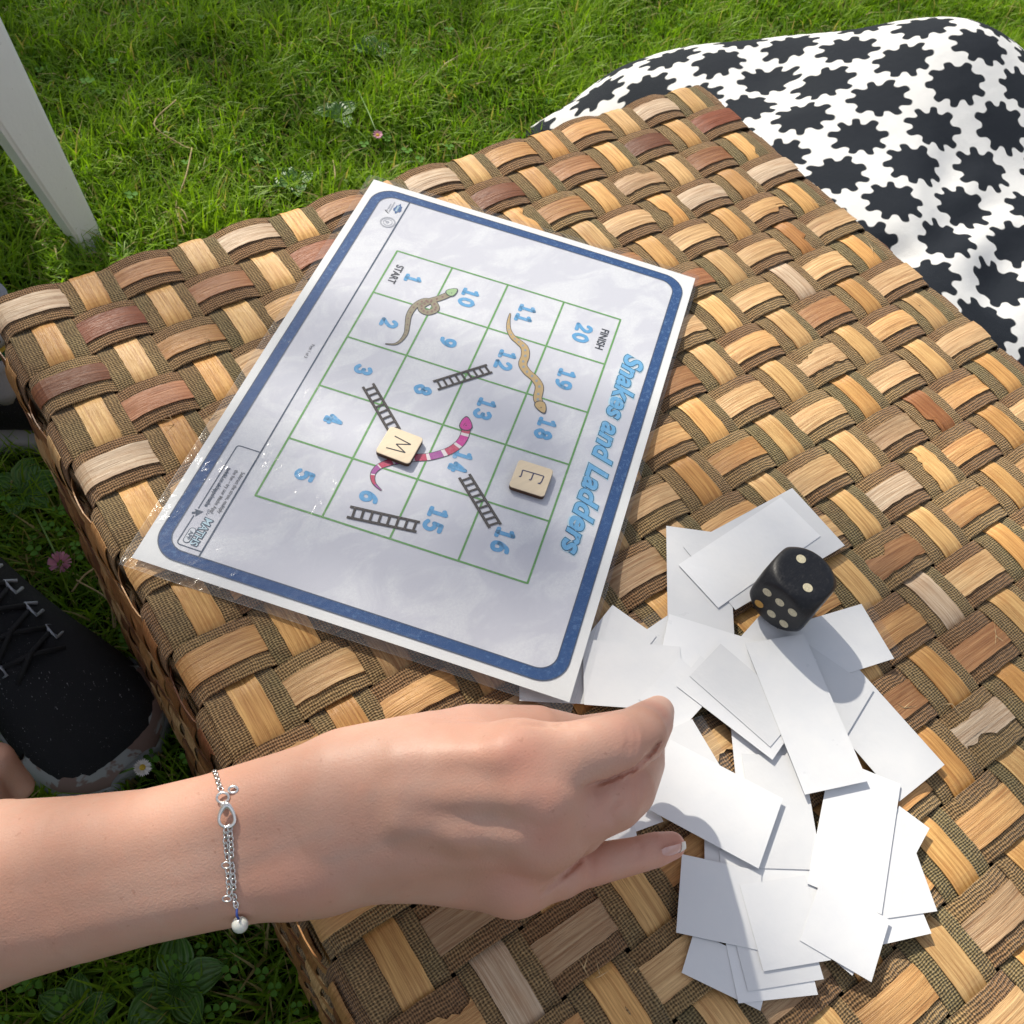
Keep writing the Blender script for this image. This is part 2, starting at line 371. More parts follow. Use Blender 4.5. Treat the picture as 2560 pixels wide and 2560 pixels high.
# ---------------------------------------------------------------- an unseen tree, added to dapple the light; leaf clumps aimed at chosen spots
TL_ = Nt("tree_leaf"); TL_.bsdf(TL_.mix(TL_.noise(TL_.n("NewGeometry").outputs['Position'], 3, 2), (.04, .10, .015), (.08, .16, .03)), .5)
BARK = Nt("tree_bark"); BARK.bsdf(BARK.mix(BARK.noise(BARK.n("NewGeometry").outputs['Position'], 20, 4), (.09, .065, .045), (.17, .13, .095)), .9)
tree = empty('dapple_tree', (-1.6, 4.3, GZ), label='leafy tree outside the picture, added to dapple the sunlight', cat='tree')
def tube_raw(path, rad, n=8):
    V, F = [], []; P_ = [Vector(p) for p in path]
    for i, p in enumerate(P_):
        d = (P_[min(i + 1, len(P_) - 1)] - P_[max(i - 1, 0)]).normalized(); u = d.orthogonal().normalized(); w_ = d.cross(u)
        V += [p + (u * math.cos(2 * math.pi * k / n) + w_ * math.sin(2 * math.pi * k / n)) * rad[i] for k in range(n)]
    F = [(i * n + k, i * n + (k + 1) % n, (i + 1) * n + (k + 1) % n, (i + 1) * n + k) for i in range(len(P_) - 1) for k in range(n)]
    return V, F
tr_ = random.Random(21); BV, BF, LV, LF = [], [], [], []
def addb(path, rad):
    v, f = tube_raw(path, rad); o = len(BV); BV.extend(v); BF.extend([tuple(q + o for q in g) for g in f])
TO = Vector((-1.6, 4.3, GZ)); addb([TO, TO + Vector((.1, -.1, 1.0)), TO + Vector((.3, -.3, 2.0)), TO + Vector((.4, -.3, 3.2))], [.13, .10, .08, .04])
SPOTS = [((.10, -.37, 0), .10, .42, 4.1), ((.20, -.42, 0), .07, .35, 4.3), ((.02, -.46, 0), .07, .35, 4.0), ((-.33, -.22, -.36), .22, .75, 4.2), ((-.20, -.36, -.36), .10, .6, 4.4), ((.12, .82, -.36), .17, .75, 3.9), ((.36, .62, -.36), .12, .70, 4.1), ((.02, .56, -.36), .12, .65, 4.0), ((.30, .85, -.36), .12, .6, 4.3), ((.62, .60, -.36), .10, .5, 4.2),
         ((-.7, -.3, -.36), .35, .8, 4.4), ((-1.1, .2, -.36), .45, .8, 4.6), ((-.9, .9, -.36), .4, .7, 4.2), ((-1.6, .6, -.36), .5, .8, 4.5), ((-1.4, -.3, -.36), .45, .8, 4.9), ((-2.1, .1, -.36), .5, .8, 4.8), ((-1.2, .1, .6), .45, .8, 4.6), ((-1.8, .2, .9), .5, .8, 4.7), ((.6, -.9, 0), .25, .5, 4.6), ((-.3, -.9, -.3), .35, .6, 4.7)]
for T_, r, dens, s in SPOTS:  # each clump is set towards the sun so it shades its spot
    c = Vector(T_) + sd * s; src = TO + Vector((.35, -.3, tr_.uniform(1.7, 2.9)))
    mid_ = (src + c) / 2 + Vector((0, 0, .12)); addb([src, mid_, c], [.03, .018, .006])
    n = int(dens * math.pi * r * r / (.055 * .034 * .75 * .62)); 
    for _ in range(n):
        a, q = tr_.uniform(0, 6.283), r * math.sqrt(tr_.random()); u_ = sd.orthogonal().normalized(); v_ = sd.cross(u_)
        p = c + u_ * q * math.cos(a) + v_ * q * math.sin(a) + sd * tr_.uniform(-.25, .25)
        d = Vector((tr_.uniform(-1, 1), tr_.uniform(-1, 1), tr_.uniform(-.8, .4))).normalized(); w_ = d.orthogonal().normalized(); w_.rotate(__import__('mathutils').Quaternion(d, tr_.uniform(0, 6.28))); L = tr_.uniform(.045, .065); o = len(LV)
        LV.extend([p, p + d * L * .35 + w_ * L * .3, p + d * L, p + d * L * .35 - w_ * L * .3]); LF.append((o, o + 1, o + 2, o + 3))
tput = lambda o: (setattr(o, 'parent', tree), setattr(o, 'location', TO * -1))
tput(mobj('trunk', BV, BF, BARK.m, None, smooth=True)); tput(mobj('crown', LV, LF, TL_.m, None, kind='stuff'))
# ---------------------------------------------------------------- the woven table (top at z = 0)
GZ = -0.36                                   # level of the lawn
PX, PY = 0.03146845, 0.02986256              # pitch of the weave
XL, XR, YB, YF, RR = -.1180, .4060, .0185, -.612, .011
NI0, NI1, NJ = -3, 12, 20                    # bands across
def canvas_mat(name, c1, c2):
    t = Nt(name); tc = t.n("TexCoord"); uv = tc.outputs['UV']; g = t.n("NewGeometry").outputs['Position']
    sx = t.n("SeparateXYZ"); wob = t.n("VectorMath", operation='ADD'); ns = t.n("TexNoise"); ns.inputs['Scale'].default_value = 130
    t.l(uv, ns.inputs['Vector']); sc = t.n("VectorMath", operation='SCALE'); sc.inputs['Scale'].default_value = .0024
    t.l(ns.outputs['Color'], sc.inputs[0]); t.l(uv, wob.inputs[0]); t.l(sc.outputs[0], wob.inputs[1]); t.l(wob.outputs[0], sx.inputs[0])
    u, v = sx.outputs[0], sx.outputs[1]
    a = t.math('SINE', t.math('MULTIPLY', t.math('ADD', u, t.math('MULTIPLY', v, .75)), 2 * math.pi / .0023))
    b = t.math('SINE', t.math('MULTIPLY', t.math('SUBTRACT', u, t.math('MULTIPLY', v, .75)), 2 * math.pi / .0023))
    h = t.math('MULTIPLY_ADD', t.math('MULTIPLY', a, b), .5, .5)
    n1 = t.noise(g, 16, 3); n2 = t.noise(g, 900, 2, .7); n3 = t.noise(g, 55, 3)
    oi = t.n("ObjectInfo")
    col = t.mix(t.ramp(t.math('ADD', n1, t.math('MULTIPLY', t.math('SUBTRACT', oi.outputs['Random'], .5), .35)), (.38, 0), (.62, 1)), c1, c2)
    col = t.mix(t.math('MULTIPLY', t.ramp(n3, (.5, 0), (.75, 1)), .35), col, (.21, .105, .06))
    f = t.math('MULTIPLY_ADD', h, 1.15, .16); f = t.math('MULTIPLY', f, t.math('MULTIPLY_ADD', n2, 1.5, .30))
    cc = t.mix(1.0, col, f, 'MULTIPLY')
    t.bsdf(cc, .95, Specular_IOR_Level=.1, Sheen_Weight=.15)
    t.bump(t.math('ADD', h, t.math('MULTIPLY', n2, 1.2)), .0009, 1.0)
    return t.m
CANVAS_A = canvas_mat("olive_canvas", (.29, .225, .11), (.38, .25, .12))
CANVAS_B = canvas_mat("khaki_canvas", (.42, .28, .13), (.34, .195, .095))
def wood_mat():
    t = Nt("splint_wood"); tc = t.n("TexCoord"); oi = t.n("ObjectInfo")
    sh = t.n("VectorMath", operation='ADD'); k = t.n("CombineXYZ"); t.l(oi.outputs['Random'], k.inputs[0]); t.l(t.math('MULTIPLY', oi.outputs['Random'], 3.7), k.inputs[1])
    t.l(tc.outputs['UV'], sh.inputs[0]); t.l(k.outputs[0], sh.inputs[1])
    mv = t.mapping(sh.outputs[0], (28, 900, 1)); m2 = t.mapping(sh.outputs[0], (60, 2600, 1)); m3 = t.mapping(sh.outputs[0], (45, 70, 1))
    a = t.noise(mv, 1, 4, .65, .3); b = t.noise(m2, 1, 2, .6); c = t.noise(m3, 1, 3, .6)
    base = oi.outputs['Color']
    col = t.mix(t.ramp(a, (.36, 0), (.66, 1)), t.mix(1.0, base, (.66, .52, .42), 'MULTIPLY'), t.mix(1.0, base, (1.12, 1.1, 1.05), 'MULTIPLY'))
    col = t.mix(t.math('MULTIPLY', t.ramp(b, (.27, 1), (.38, 0)), .75), col, t.mix(1.0, base, (.33, .22, .15), 'MULTIPLY'))
    col = t.mix(t.math('MULTIPLY', t.ramp(c, (.55, 0), (.78, 1)), .42), col, t.mix(1.0, base, (.8, .55, .36), 'MULTIPLY'))
    t.bsdf(col, .46, Specular_IOR_Level=.45)
    t.bump(t.math('ADD', a, t.math('MULTIPLY', b, .6)), .0006, .8)
    return t.m
WOOD = wood_mat()
def sharp(x, k): return math.tanh(k * x) / math.tanh(k)
def fold(u, lo, hi, h):                       # unrolled coordinate -> (coordinate, height) over two rounded edges
    a, b = lo + RR, hi - RR
    if a <= u <= b: return u, h
    s = a - u if u < a else u - b; sg = -1 if u < a else 1; e = a if u < a else b
    if s < RR * math.pi / 2:
        t = s / RR; return e + sg * (RR + h) * math.sin(t), -RR + (RR + h) * math.cos(t)
    return e + sg * (RR + h), -RR - (s - RR * math.pi / 2)
ARC = RR * math.pi / 2
WALL = [.0150 + .0300 * k for k in range(11)]          # courses of the wall, measured below the rounded edge
def knots(lo, hi, centres):                   # crossing centres along a band, wall courses included
    a, b = lo + RR, hi - RR
    return [a - ARC - w_ for w_ in WALL[::-1]] + centres + [b + ARC + w_ for w_ in WALL]
def profile(u, kn, par, top, low, k):         # height of a band that is over at knots whose index+par is even
    n = int(np.searchsorted(kn, u)); n = min(max(n, 1), len(kn) - 1)
    t = (u - kn[n - 1]) / (kn[n] - kn[n - 1]); t = min(max(t, 0), 1)
    s = math.cos(math.pi * t) * (1 if (n - 1 + par) % 2 == 0 else -1)
    return (top + low) / 2 + (top - low) / 2 * sharp(s, k)
table = empty('woven_table', (0, 0, GZ), label='square-cornered table woven from olive canvas bands and wood splints, on the lawn', cat='table')
def put(o): o.parent = table; o.matrix_parent_inverse = Matrix.Translation((0, 0, -GZ)); return o
def band(kn, par, centre, half, along_x, lo, hi, top, low, k, mat):
    a, b = lo + RR - ARC - .335, hi - RR + ARC + .335
    us = []; step = .0046; n = int((b - a) / step)
    us = [a + (b - a) * i / n for i in range(n + 1)]
    V, B, UV = [], [], []
    ws = (-1, -.82, -.3, .3, .82, 1)
    sd_ = rng.uniform(0, 100)
    for u in us:
        h0 = profile(u, kn, par, top, low, k)
        for w_ in ws:
            e = w_ * (half + .0005 * noise.noise((u * 90, sd_, w_)))
            hh = h0 - .0006 * abs(w_) ** 4 + .00025 * noise.noise((u * 120, w_ * 2, sd_))
            for lst, off in ((V, 0), (B, -.0006)):
                c, z = fold(u, lo, hi, hh + off)
                lst.append((c, centre + e, z) if along_x else (centre + e, c, z))
            UV.append((u, w_ * half))
    Vv, F = slab(len(us), len(ws), V, B)
    if not along_x: F = [f[::-1] for f in F]
    return put(mobj('canvas_band', Vv, F, mat, None, smooth=False, uv=UV + UV))
knx = knots(XL, XR, [i * PX for i in range(NI0, NI1 + 1)])
kny = knots(YF, YB, [-j * PY for j in range(NJ - 1, -1, -1)])
ix = {i: len(WALL) + i - NI0 for i in range(NI0, NI1 + 1)}
jy = {j: len(WALL) + (NJ - 1 - j) for j in range(NJ)}
TOPA, LOWA, KA = -.0002, -.0040, 1.9
TOPB, LOWB, KB = .0009, -.0040, 1.2
for i in range(NI0, NI1 + 1):                # along y, over where i+j is even
    par = (i + 0 + jy[0]) % 2
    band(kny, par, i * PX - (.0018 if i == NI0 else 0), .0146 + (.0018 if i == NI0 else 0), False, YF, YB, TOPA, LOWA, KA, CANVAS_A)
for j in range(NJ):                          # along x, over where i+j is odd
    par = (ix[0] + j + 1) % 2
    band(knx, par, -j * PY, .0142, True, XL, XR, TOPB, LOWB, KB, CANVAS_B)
# courses round the wall: loops over a rounded rectangle
def loop_pt(s, zc, h):
    rc = .014; x0, x1, y0, y1 = XL + rc, XR - rc, YF + rc, YB - rc
    seg = [(x1 - x0, 0), (rc * math.pi / 2, 1), (y1 - y0, 2), (rc * math.pi / 2, 3), (x1 - x0, 4), (rc * math.pi / 2, 5), (y1 - y0, 6), (rc * math.pi / 2, 7)]
    for L, k in seg:
        if s <= L: break
        s -= L
    r = rc + h
    if k == 0: return (x0 + s, y1 + r, zc)
    if k == 2: return (x1 + r, y1 - s, zc)
    if k == 4: return (x1 - s, y0 - r, zc)
    if k == 6: return (x0 - r, y0 + s, zc)
    t = s / rc; cx, cy = ((x1, y1), (x1, y0), (x0, y0), (x0, y1))[(k - 1) // 2]; b0 = (90, 0, -90, -180)[(k - 1) // 2]
    a_ = R_(b0) - t; return (cx + r * math.cos(a_), cy + r * math.sin(a_), zc)
PER = 2 * ((XR - XL - .028) + (YB - YF - .028)) + 4 * .014 * math.pi / 2
for kk, wz in enumerate(WALL):
    zc = -RR - wz; V, B, UV = [], [], []; n = int(PER / .006); ws = (-1, -.7, 0, .7, 1)
    for i in range(n):
        s = PER * i / n; x, y, _ = loop_pt(s, 0, 0)
        if x < XL + .004: q = -y / PY; sgn = math.cos(math.pi * (q + 1 + kk + NI0 - 1))
        elif x > XR - .004: q = -y / PY; sgn = math.cos(math.pi * (q + kk + NI1 + 1))
        elif y > YB - .004: q = x / PX; sgn = math.cos(math.pi * (q + kk))
        else: q = x / PX; sgn = math.cos(math.pi * (q + kk + NJ + 1))
        h = -.0024 + .0022 * sharp(sgn, 1.6)
        for w_ in ws:
            V.append(loop_pt(s, zc + w_ * .0135, h - .0006 * w_ ** 4)); B.append(loop_pt(s, zc + w_ * .0135, h - .0016)); UV.append((s, w_ * .0135))
    m = len(ws); F = []
    for i in range(n):
        j2 = (i + 1) % n
        for q in range(m - 1):
            F.append((i * m + q, i * m + q + 1, j2 * m + q + 1, j2 * m + q)); o_ = n * m
            F.append((o_ + i * m + q, o_ + j2 * m + q, o_ + j2 * m + q + 1, o_ + i * m + q + 1))
        for q in (0, m - 1): F.append((i * m + q, j2 * m + q, n * m + j2 * m + q, n * m + i * m + q))
    put(mobj('wall_band', V + B, F, CANVAS_B if kk % 2 else CANVAS_A, None, uv=UV + UV))
put(mobj('inner_box', [(x, y, z) for z in (GZ + .004, -.0075) for x, y in ((XL + .008, YF + .008), (XR - .008, YF + .008), (XR - .008, YB - .008), (XL + .008, YB - .008))],
     [(0, 3, 2, 1), (4, 5, 6, 7), (0, 1, 5, 4), (1, 2, 6, 5), (2, 3, 7, 6), (3, 0, 4, 7)], plain('inner_dark', (.05, .035, .022), .9)))
# splints
LIGHT = [(.72, .47, .215), (.68, .42, .18), (.76, .54, .28), (.70, .50, .28), (.64, .38, .155), (.74, .52, .27)]
def splint_geo(u0, hl, centre, half, along_x, kn, par, lo, hi, top, low, k, rnd, torn, dz=0):
    nu, ws = 19, (-1, -.6, -.2, .2, .6, 1)
    V, B, UV = [], [], []; sA, sB = rnd.uniform(0, 99), rnd.uniform(0, 99); tilt = rnd.uniform(-.05, .05)
    notch = rnd.uniform(-.6, .6) if torn else 9; nside = rnd.choice((-1, 1)); bow = rnd.uniform(-.0006, .0009)
    for a in range(nu):
        t = -1 + 2 * a / (nu - 1); u = u0 + t * hl
        for w_ in ws:
            jag = .0011 if torn else .00035
            hw = half * (1 + tilt * t)
            e = w_ * hw
            if w_ == -1: e += jag * noise.noise((u * 190, sA, 0)) * 1.1
            if w_ == 1: e += jag * noise.noise((u * 190, sB, 5)) * 1.1
            if torn and w_ * nside > .5: e -= nside * (.0030 + .0022 * noise.noise((u * 900, sA, 9))) * max(0, min(1, 2.2 - abs(t - notch) / .16 + 1.5 * noise.noise((u * 500, sB, 3))))
            h = profile(u, kn, par, top, low, k) + .0009 + bow * (1 - abs(w_)) + dz + .0003 * noise.noise((u * 60, w_ * 2, sA))
            for lst, off in ((V, 0), (B, -.00045)):
                c, z = fold(u, lo, hi, h + off)
                lst.append((c, centre + e, z) if along_x else (centre + e, c, z))
            UV.append((u * 1.0, e + sA * .01))
    Vv, F = slab(nu, len(ws), V, B)
    if not along_x: F = [f[::-1] for f in F]
    return Vv, F, UV + UV
def cell(px, py):
    p = at(px, py, 0); return round(p[0] / PX), round(-p[1] / PY)
RED = {cell(*p): c for p, c in [((282, 795), (.23, .075, .035)), ((199, 947), (.20, .08, .04)), ((782, 636), (.34, .13, .06)), ((1232, 485), (.22, .09, .045)),
       ((1444, 424), (.42, .22, .10)), ((1623, 358), (.17, .065, .03)), ((1762, 290), (.25, .075, .03)), ((1780, 397), (.30, .14, .06)), ((550, 716), (.40, .20, .10)), ((930, 545), (.42, .22, .12)),
       ((478, 851), (.45, .25, .10)), ((390, 992), (.46, .22, .12)), ((1412, 530), (.44, .24, .10)), ((2030, 585), (.45, .22, .07)), ((1870, 460), (.52, .30, .11))]}
GREY = {cell(*p): (.62, .50, .37) for p in [((115, 745), ), ((622, 588), ), ((1065, 430), ), ((1655, 262), ), ((1750, 505), ), ((340, 1145), ), ((1925, 430), ), ((2335, 1493), ), ((2240, 1215), ), ((2440, 1780), ), ((1210, 2420), ), ((2010, 740), )] for p in [p[0]]}
prnd = random.Random(11)
pgc = [(0.25247 - .0, -.15312)]
def under_sheet(x, y):                        # hidden by the printed sheet
    th = -2.46599; dx, dy = x - .25247, y + .15312
    a = math.cos(th) * dx + math.sin(th) * dy; b = math.sin(th) * dx - math.cos(th) * dy
    return .02 < a < .277 and .02 < b < .19
hid = ([], [], []); nshow = 0
for i in range(NI0, NI1 + 1):
    for j in range(NJ):
        x, y = i * PX, -j * PY; A = (i + j) % 2 == 0; torn = prnd.random() < (.09 if A else .15)
        c = RED.get((i, j)) or GREY.get((i, j))
        if c is None:
            c = prnd.choice(LIGHT) if prnd.random() < (.93 if A else .84) else prnd.choice([(.44, .24, .11), (.36, .17, .08), (.50, .36, .22)])
            if not A: c = tuple(v * f for v, f in zip(c, (.98, 1.02, 1.15)))
            f = prnd.uniform(.78, 1.06); c = (c[0] * f * 1.06, c[1] * f * .99, c[2] * f * (.80 if A else .86))
        if A: g = splint_geo(-j * PY, PY * .66, x + prnd.uniform(-.001, .001), prnd.uniform(.0062, .0072), False, kny, (i + jy[0]) % 2, YF, YB, TOPA, LOWA, KA, prnd, torn, -.0003)
        else: g = splint_geo(x, PX * (.64 if i > NI0 else .72), y + prnd.uniform(-.001, .001), prnd.uniform(.0062, .0075), True, knx, (ix[0] + j + 1) % 2, XL, XR, TOPB, LOWB, KB, prnd, torn)
        if under_sheet(x, y) or (nshow >= 299):
            off = len(hid[0]); hid[0].extend(g[0]); hid[1].extend([tuple(q + off for q in f) for f in g[1]]); hid[2].extend(g[2]); continue
        o = put(mobj('wood_splint', g[0], g[1], WOOD, None, uv=g[2])); o.color = c + (1,); nshow += 1
topstuff = hid; walls = [([], [], []) for _ in range(4)]
def pick(): return walls[prnd.choice((0, 0, 1, 1, 2, 3))]
# wall splints, joined; the courses are far too foreshortened to pick apart
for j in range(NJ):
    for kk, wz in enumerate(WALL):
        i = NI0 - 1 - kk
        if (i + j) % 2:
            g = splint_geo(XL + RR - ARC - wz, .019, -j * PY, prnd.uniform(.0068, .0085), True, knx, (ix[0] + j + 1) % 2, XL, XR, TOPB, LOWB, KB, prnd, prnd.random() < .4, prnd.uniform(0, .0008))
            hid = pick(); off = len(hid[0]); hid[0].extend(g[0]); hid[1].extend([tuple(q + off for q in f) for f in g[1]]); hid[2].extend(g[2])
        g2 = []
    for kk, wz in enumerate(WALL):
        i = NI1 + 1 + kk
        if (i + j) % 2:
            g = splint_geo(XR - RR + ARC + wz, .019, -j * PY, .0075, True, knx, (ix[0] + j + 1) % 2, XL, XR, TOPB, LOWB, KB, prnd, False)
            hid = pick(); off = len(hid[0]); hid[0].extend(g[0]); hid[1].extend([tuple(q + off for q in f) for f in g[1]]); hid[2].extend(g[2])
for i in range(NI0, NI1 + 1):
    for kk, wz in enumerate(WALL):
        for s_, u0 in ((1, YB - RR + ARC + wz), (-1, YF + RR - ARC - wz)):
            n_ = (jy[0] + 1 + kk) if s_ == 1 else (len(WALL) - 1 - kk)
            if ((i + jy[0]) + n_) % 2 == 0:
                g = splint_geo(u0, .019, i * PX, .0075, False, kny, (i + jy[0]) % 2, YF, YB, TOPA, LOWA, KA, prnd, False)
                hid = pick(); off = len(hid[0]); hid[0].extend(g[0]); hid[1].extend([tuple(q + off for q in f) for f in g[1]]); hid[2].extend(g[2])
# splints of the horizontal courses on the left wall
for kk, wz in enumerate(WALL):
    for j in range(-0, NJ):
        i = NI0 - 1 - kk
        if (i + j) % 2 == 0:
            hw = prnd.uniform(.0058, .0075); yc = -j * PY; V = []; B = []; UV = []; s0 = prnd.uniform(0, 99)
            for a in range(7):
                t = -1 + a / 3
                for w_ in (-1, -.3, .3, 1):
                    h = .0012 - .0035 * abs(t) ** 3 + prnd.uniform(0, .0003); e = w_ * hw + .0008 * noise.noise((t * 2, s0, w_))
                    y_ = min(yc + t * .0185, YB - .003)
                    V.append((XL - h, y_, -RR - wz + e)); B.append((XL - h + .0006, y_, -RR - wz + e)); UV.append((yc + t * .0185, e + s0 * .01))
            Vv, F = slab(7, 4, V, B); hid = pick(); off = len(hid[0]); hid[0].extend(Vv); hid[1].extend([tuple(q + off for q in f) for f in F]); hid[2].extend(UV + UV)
o = put(mobj('covered_splints', topstuff[0], topstuff[1], WOOD, None, uv=topstuff[2], kind='stuff')); o.color = (.62, .42, .2, 1)
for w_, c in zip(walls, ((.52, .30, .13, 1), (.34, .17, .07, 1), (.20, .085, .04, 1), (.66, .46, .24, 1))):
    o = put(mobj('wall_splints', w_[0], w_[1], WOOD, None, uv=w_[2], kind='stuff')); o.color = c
# a few frayed splinters and dry bits caught in the weave
sv, sf = [], []
for px_, py_ in [(1120, 500), (2035, 505), (1975, 510), (2180, 620), (1890, 470), (2380, 1760), (2260, 1770), (1500, 2440), (520, 1040), (525, 850), (430, 1050), (1460, 2420), (1350, 1560), (2490, 1590)]:
    p = at(px_, py_, .0015)
    for _ in range(3):
        a_ = prnd.uniform(0, 6.28); L = prnd.uniform(.003, .008); q = p + np.array([math.cos(a_) * L, math.sin(a_) * L, prnd.uniform(0, .003)])
        n_ = np.array([-math.sin(a_), math.cos(a_), 0]) * .00025; off = len(sv)
        sv += [p - n_, p + n_, q + n_ * .3, p + [0, 0, .0004]]; sf += [(off, off + 1, off + 2), (off + 1, off + 3, off + 2), (off + 3, off, off + 2)]
o = put(mobj('loose_splinters', sv, sf, WOOD, None, uv=[(p[0], p[1]) for p in sv], kind='stuff')); o.color = (.75, .6, .36, 1)
# ---------------------------------------------------------------- the printed, laminated sheet
PTH = -2.46599; PO = np.array([0.25247, -.15312]); PZ = (.00502, .00916, .00453, .00380)   # corner heights TR BR TL BL
_ca, _sa = math.cos(PTH), math.sin(PTH)
def pagept(a, b, dz=0.0):                    # a along the title edge, b down the page, in mm
    a_, b_ = a / 1000, b / 1000; s, t = a / 297, b / 210
    z = (PZ[0] * (1 - s) + PZ[1] * s) * (1 - t) + (PZ[2] * (1 - s) + PZ[3] * s) * t
    z += .0003 * math.sin(s * 7 + 1) * math.sin(t * 5)
    return (PO[0] + _ca * a_ + _sa * b_, PO[1] + _sa * a_ - _ca * b_, z + dz)
sheet = empty('laminated_game_sheet', (0, 0, 0), label='laminated snakes and ladders board sheet with blue border, lying on the woven table', cat='game board')
def ink(name, c, wear=.25, rough=.6, speck=None):
    t = Nt(name); g = t.n("NewGeometry").outputs['Position']
    a = t.noise(g, 420, 5, .75); b = t.noise(g, 26, 2)
    m = t.math('MULTIPLY', t.ramp(a, (.52, 0), (.66, 1)), t.math('MULTIPLY_ADD', t.ramp(b, (.35, 0), (.62, 1)), wear, wear * .25))
    col = t.mix(m, c, speck or tuple(min(.75, v * .5 + .42) for v in c)); t.bsdf(col, rough, Specular_IOR_Level=.2); return t.m
def paper_mat(name, c, mott=0):
    t = Nt(name); g = t.n("NewGeometry").outputs['Position']
    a = t.noise(t.mapping(g, (1, 1.6, 1), (0, 0, .6)), 30, 5, .62, .8); b = t.noise(g, 900, 4, .75); d = t.noise(g, 9, 2)
    m = t.math('MULTIPLY', t.ramp(a, (.47, 0), (.60, 1)), t.math('MULTIPLY_ADD', t.ramp(b, (.35, 0), (.7, 1)), .7, .3))
    m = t.math('MULTIPLY', m, mott)
    col = t.mix(m, c, (.80, .82, .86)); t.bsdf(col, .65, Specular_IOR_Level=.15); return t.m
def pobj(name, pts, faces, mat, dz, parent=None, **k):
    return mobj(name, [pagept(x, y, dz) for x, y in pts], [tuple(f[::-1]) for f in faces], mat, parent or sheet, **k)
def strip(path, ws, closed=False):           # ribbon along a path; ws: half widths
    P_ = [np.array(p, float) for p in path]; n = len(P_); V = []
    for i in range(n):
        a = P_[(i - 1) % n] if (closed or i > 0) else P_[i]; b = P_[(i + 1) % n] if (closed or i < n - 1) else P_[i]
        d = b - a; d = d / (np.linalg.norm(d) + 1e-9); nn = np.array([-d[1], d[0]]); w_ = ws[i] if hasattr(ws, '__len__') else ws
        V += [P_[i] + nn * w_, P_[i] - nn * w_]
    F = [(2 * i, 2 * i + 1, 2 * ((i + 1) % n) + 1, 2 * ((i + 1) % n)) for i in range(n if closed else n - 1)]
    return [tuple(v) for v in V], F
def rrect(x0, y0, x1, y1, r, n=10, sub=9):
    P_ = []
    for cx, cy, a0 in ((x1 - r, y1 - r, 0), (x0 + r, y1 - r, 90), (x0 + r, y0 + r, 180), (x1 - r, y0 + r, 270)):
        for i in range(n + 1):
            a = R_(a0 + 90 * i / n); P_.append((cx + r * math.cos(a), cy + r * math.sin(a)))
    out = []; m = n + 1
    for q in range(4):
        out += P_[q * m:(q + 1) * m]; a, b = P_[q * m + n], P_[((q + 1) * m) % len(P_)]
        if math.dist(a, b) > 30: out += [(a[0] + (b[0] - a[0]) * k / (sub + 1), a[1] + (b[1] - a[1]) * k / (sub + 1)) for k in range(1, sub + 1)]
    return out
def catmull(P_, n=6):
    P_ = [np.array(p, float) for p in P_]; Q = [2 * P_[0] - P_[1]] + P_ + [2 * P_[-1] - P_[-2]]; out = []
    for i in range(1, len(Q) - 2):
        for k in range(n):
            t = k / n; a, b, c, d = Q[i - 1:i + 3]
            out.append(.5 * ((2 * b) + (c - a) * t + (2 * a - 5 * b + 4 * c - d) * t * t + (3 * b - a - 3 * c + d) * t ** 3))
    out.append(P_[-1]); return out
def text_mesh(s, size, bold=0, shear=0, align='CENTER', sx=1.0):
    cu = bpy.data.curves.new('txt', 'FONT'); cu.body = s; cu.size = size; cu.offset = bold; cu.shear = shear; cu.align_x = align; cu.align_y = 'CENTER'
    cu.resolution_u = 6; o = bpy.data.objects.new('txt', cu); COL.objects.link(o)
    me = bpy.data.meshes.new_from_object(o); vs = [(v.co.x * sx, v.co.y) for v in me.vertices]; fs = [tuple(p.vertices) for p in me.polygons]
    bpy.data.objects.remove(o); bpy.data.meshes.remove(me); bpy.data.curves.remove(cu)
    return vs, fs
def ptext(name, s, a, b, size, mat, dz, bold=0, shear=0, align='CENTER', sx=1.0, parent=None, rot=0):
    vs, fs = text_mesh(s, size, bold, shear, align, sx); c_, s_ = math.cos(rot), math.sin(rot)
    return pobj(name, [(a + x * c_ + y * s_, b - y * c_ + x * s_) for x, y in vs], [f[::-1] for f in fs], mat, dz, parent)
# paper and film
G = [(297 * i / 24, 210 * j / 18) for i in range(25) for j in range(19)]
pobj('paper', G, gridfaces(25, 19), paper_mat('sheet_paper', (.80, .81, .83), .2), 0)
outer = rrect(5.2, 5.0, 291.8, 205.0, 13.5); inner = rrect(10.9, 10.7, 286.1, 199.3, 9)
n_ = len(outer)
# printed area: fan of quads from the inner outline to the centre line
ctr = (148.5, 105)
gi = [(10.5 + 276 * i / 24, 10.4 + 189.2 * j / 18) for i in range(25) for j in range(19)]
gi = [((min(max(x, 10.5 + 2.6 * (1 if (j in (0, 18)) else 0)), 286.5 - 2.6 * (1 if j in (0, 18) else 0))), y) for (x, y), j in zip(gi, [j for _ in range(25) for j in range(19)])]
pobj('printed_panel', gi, gridfaces(25, 19), paper_mat('panel_print', (.62, .63, .715), .75), .00010)  # pale mottle: worn print, plus glare streaks of the laminate put into the colour
BLUE = ink('border_blue', (.012, .068, .225), .5, speck=(.14, .27, .50))
EDGE = plain('border_edge', (.03, .06, .13), .6)
pobj('border', outer + inner, [(i, (i + 1) % n_, n_ + (i + 1) % n_, n_ + i) for i in range(n_)], BLUE, .00020)
for nm, P_ in (('border_line', outer), ('border_line', inner)):
    v, f = strip(P_, .28, True); pobj(nm, v, f, EDGE, .00030)
LINE = ink('footer_line_ink', (.045, .075, .13), .15); GREEN = ink('grid_green', (.13, .34, .10), .25)
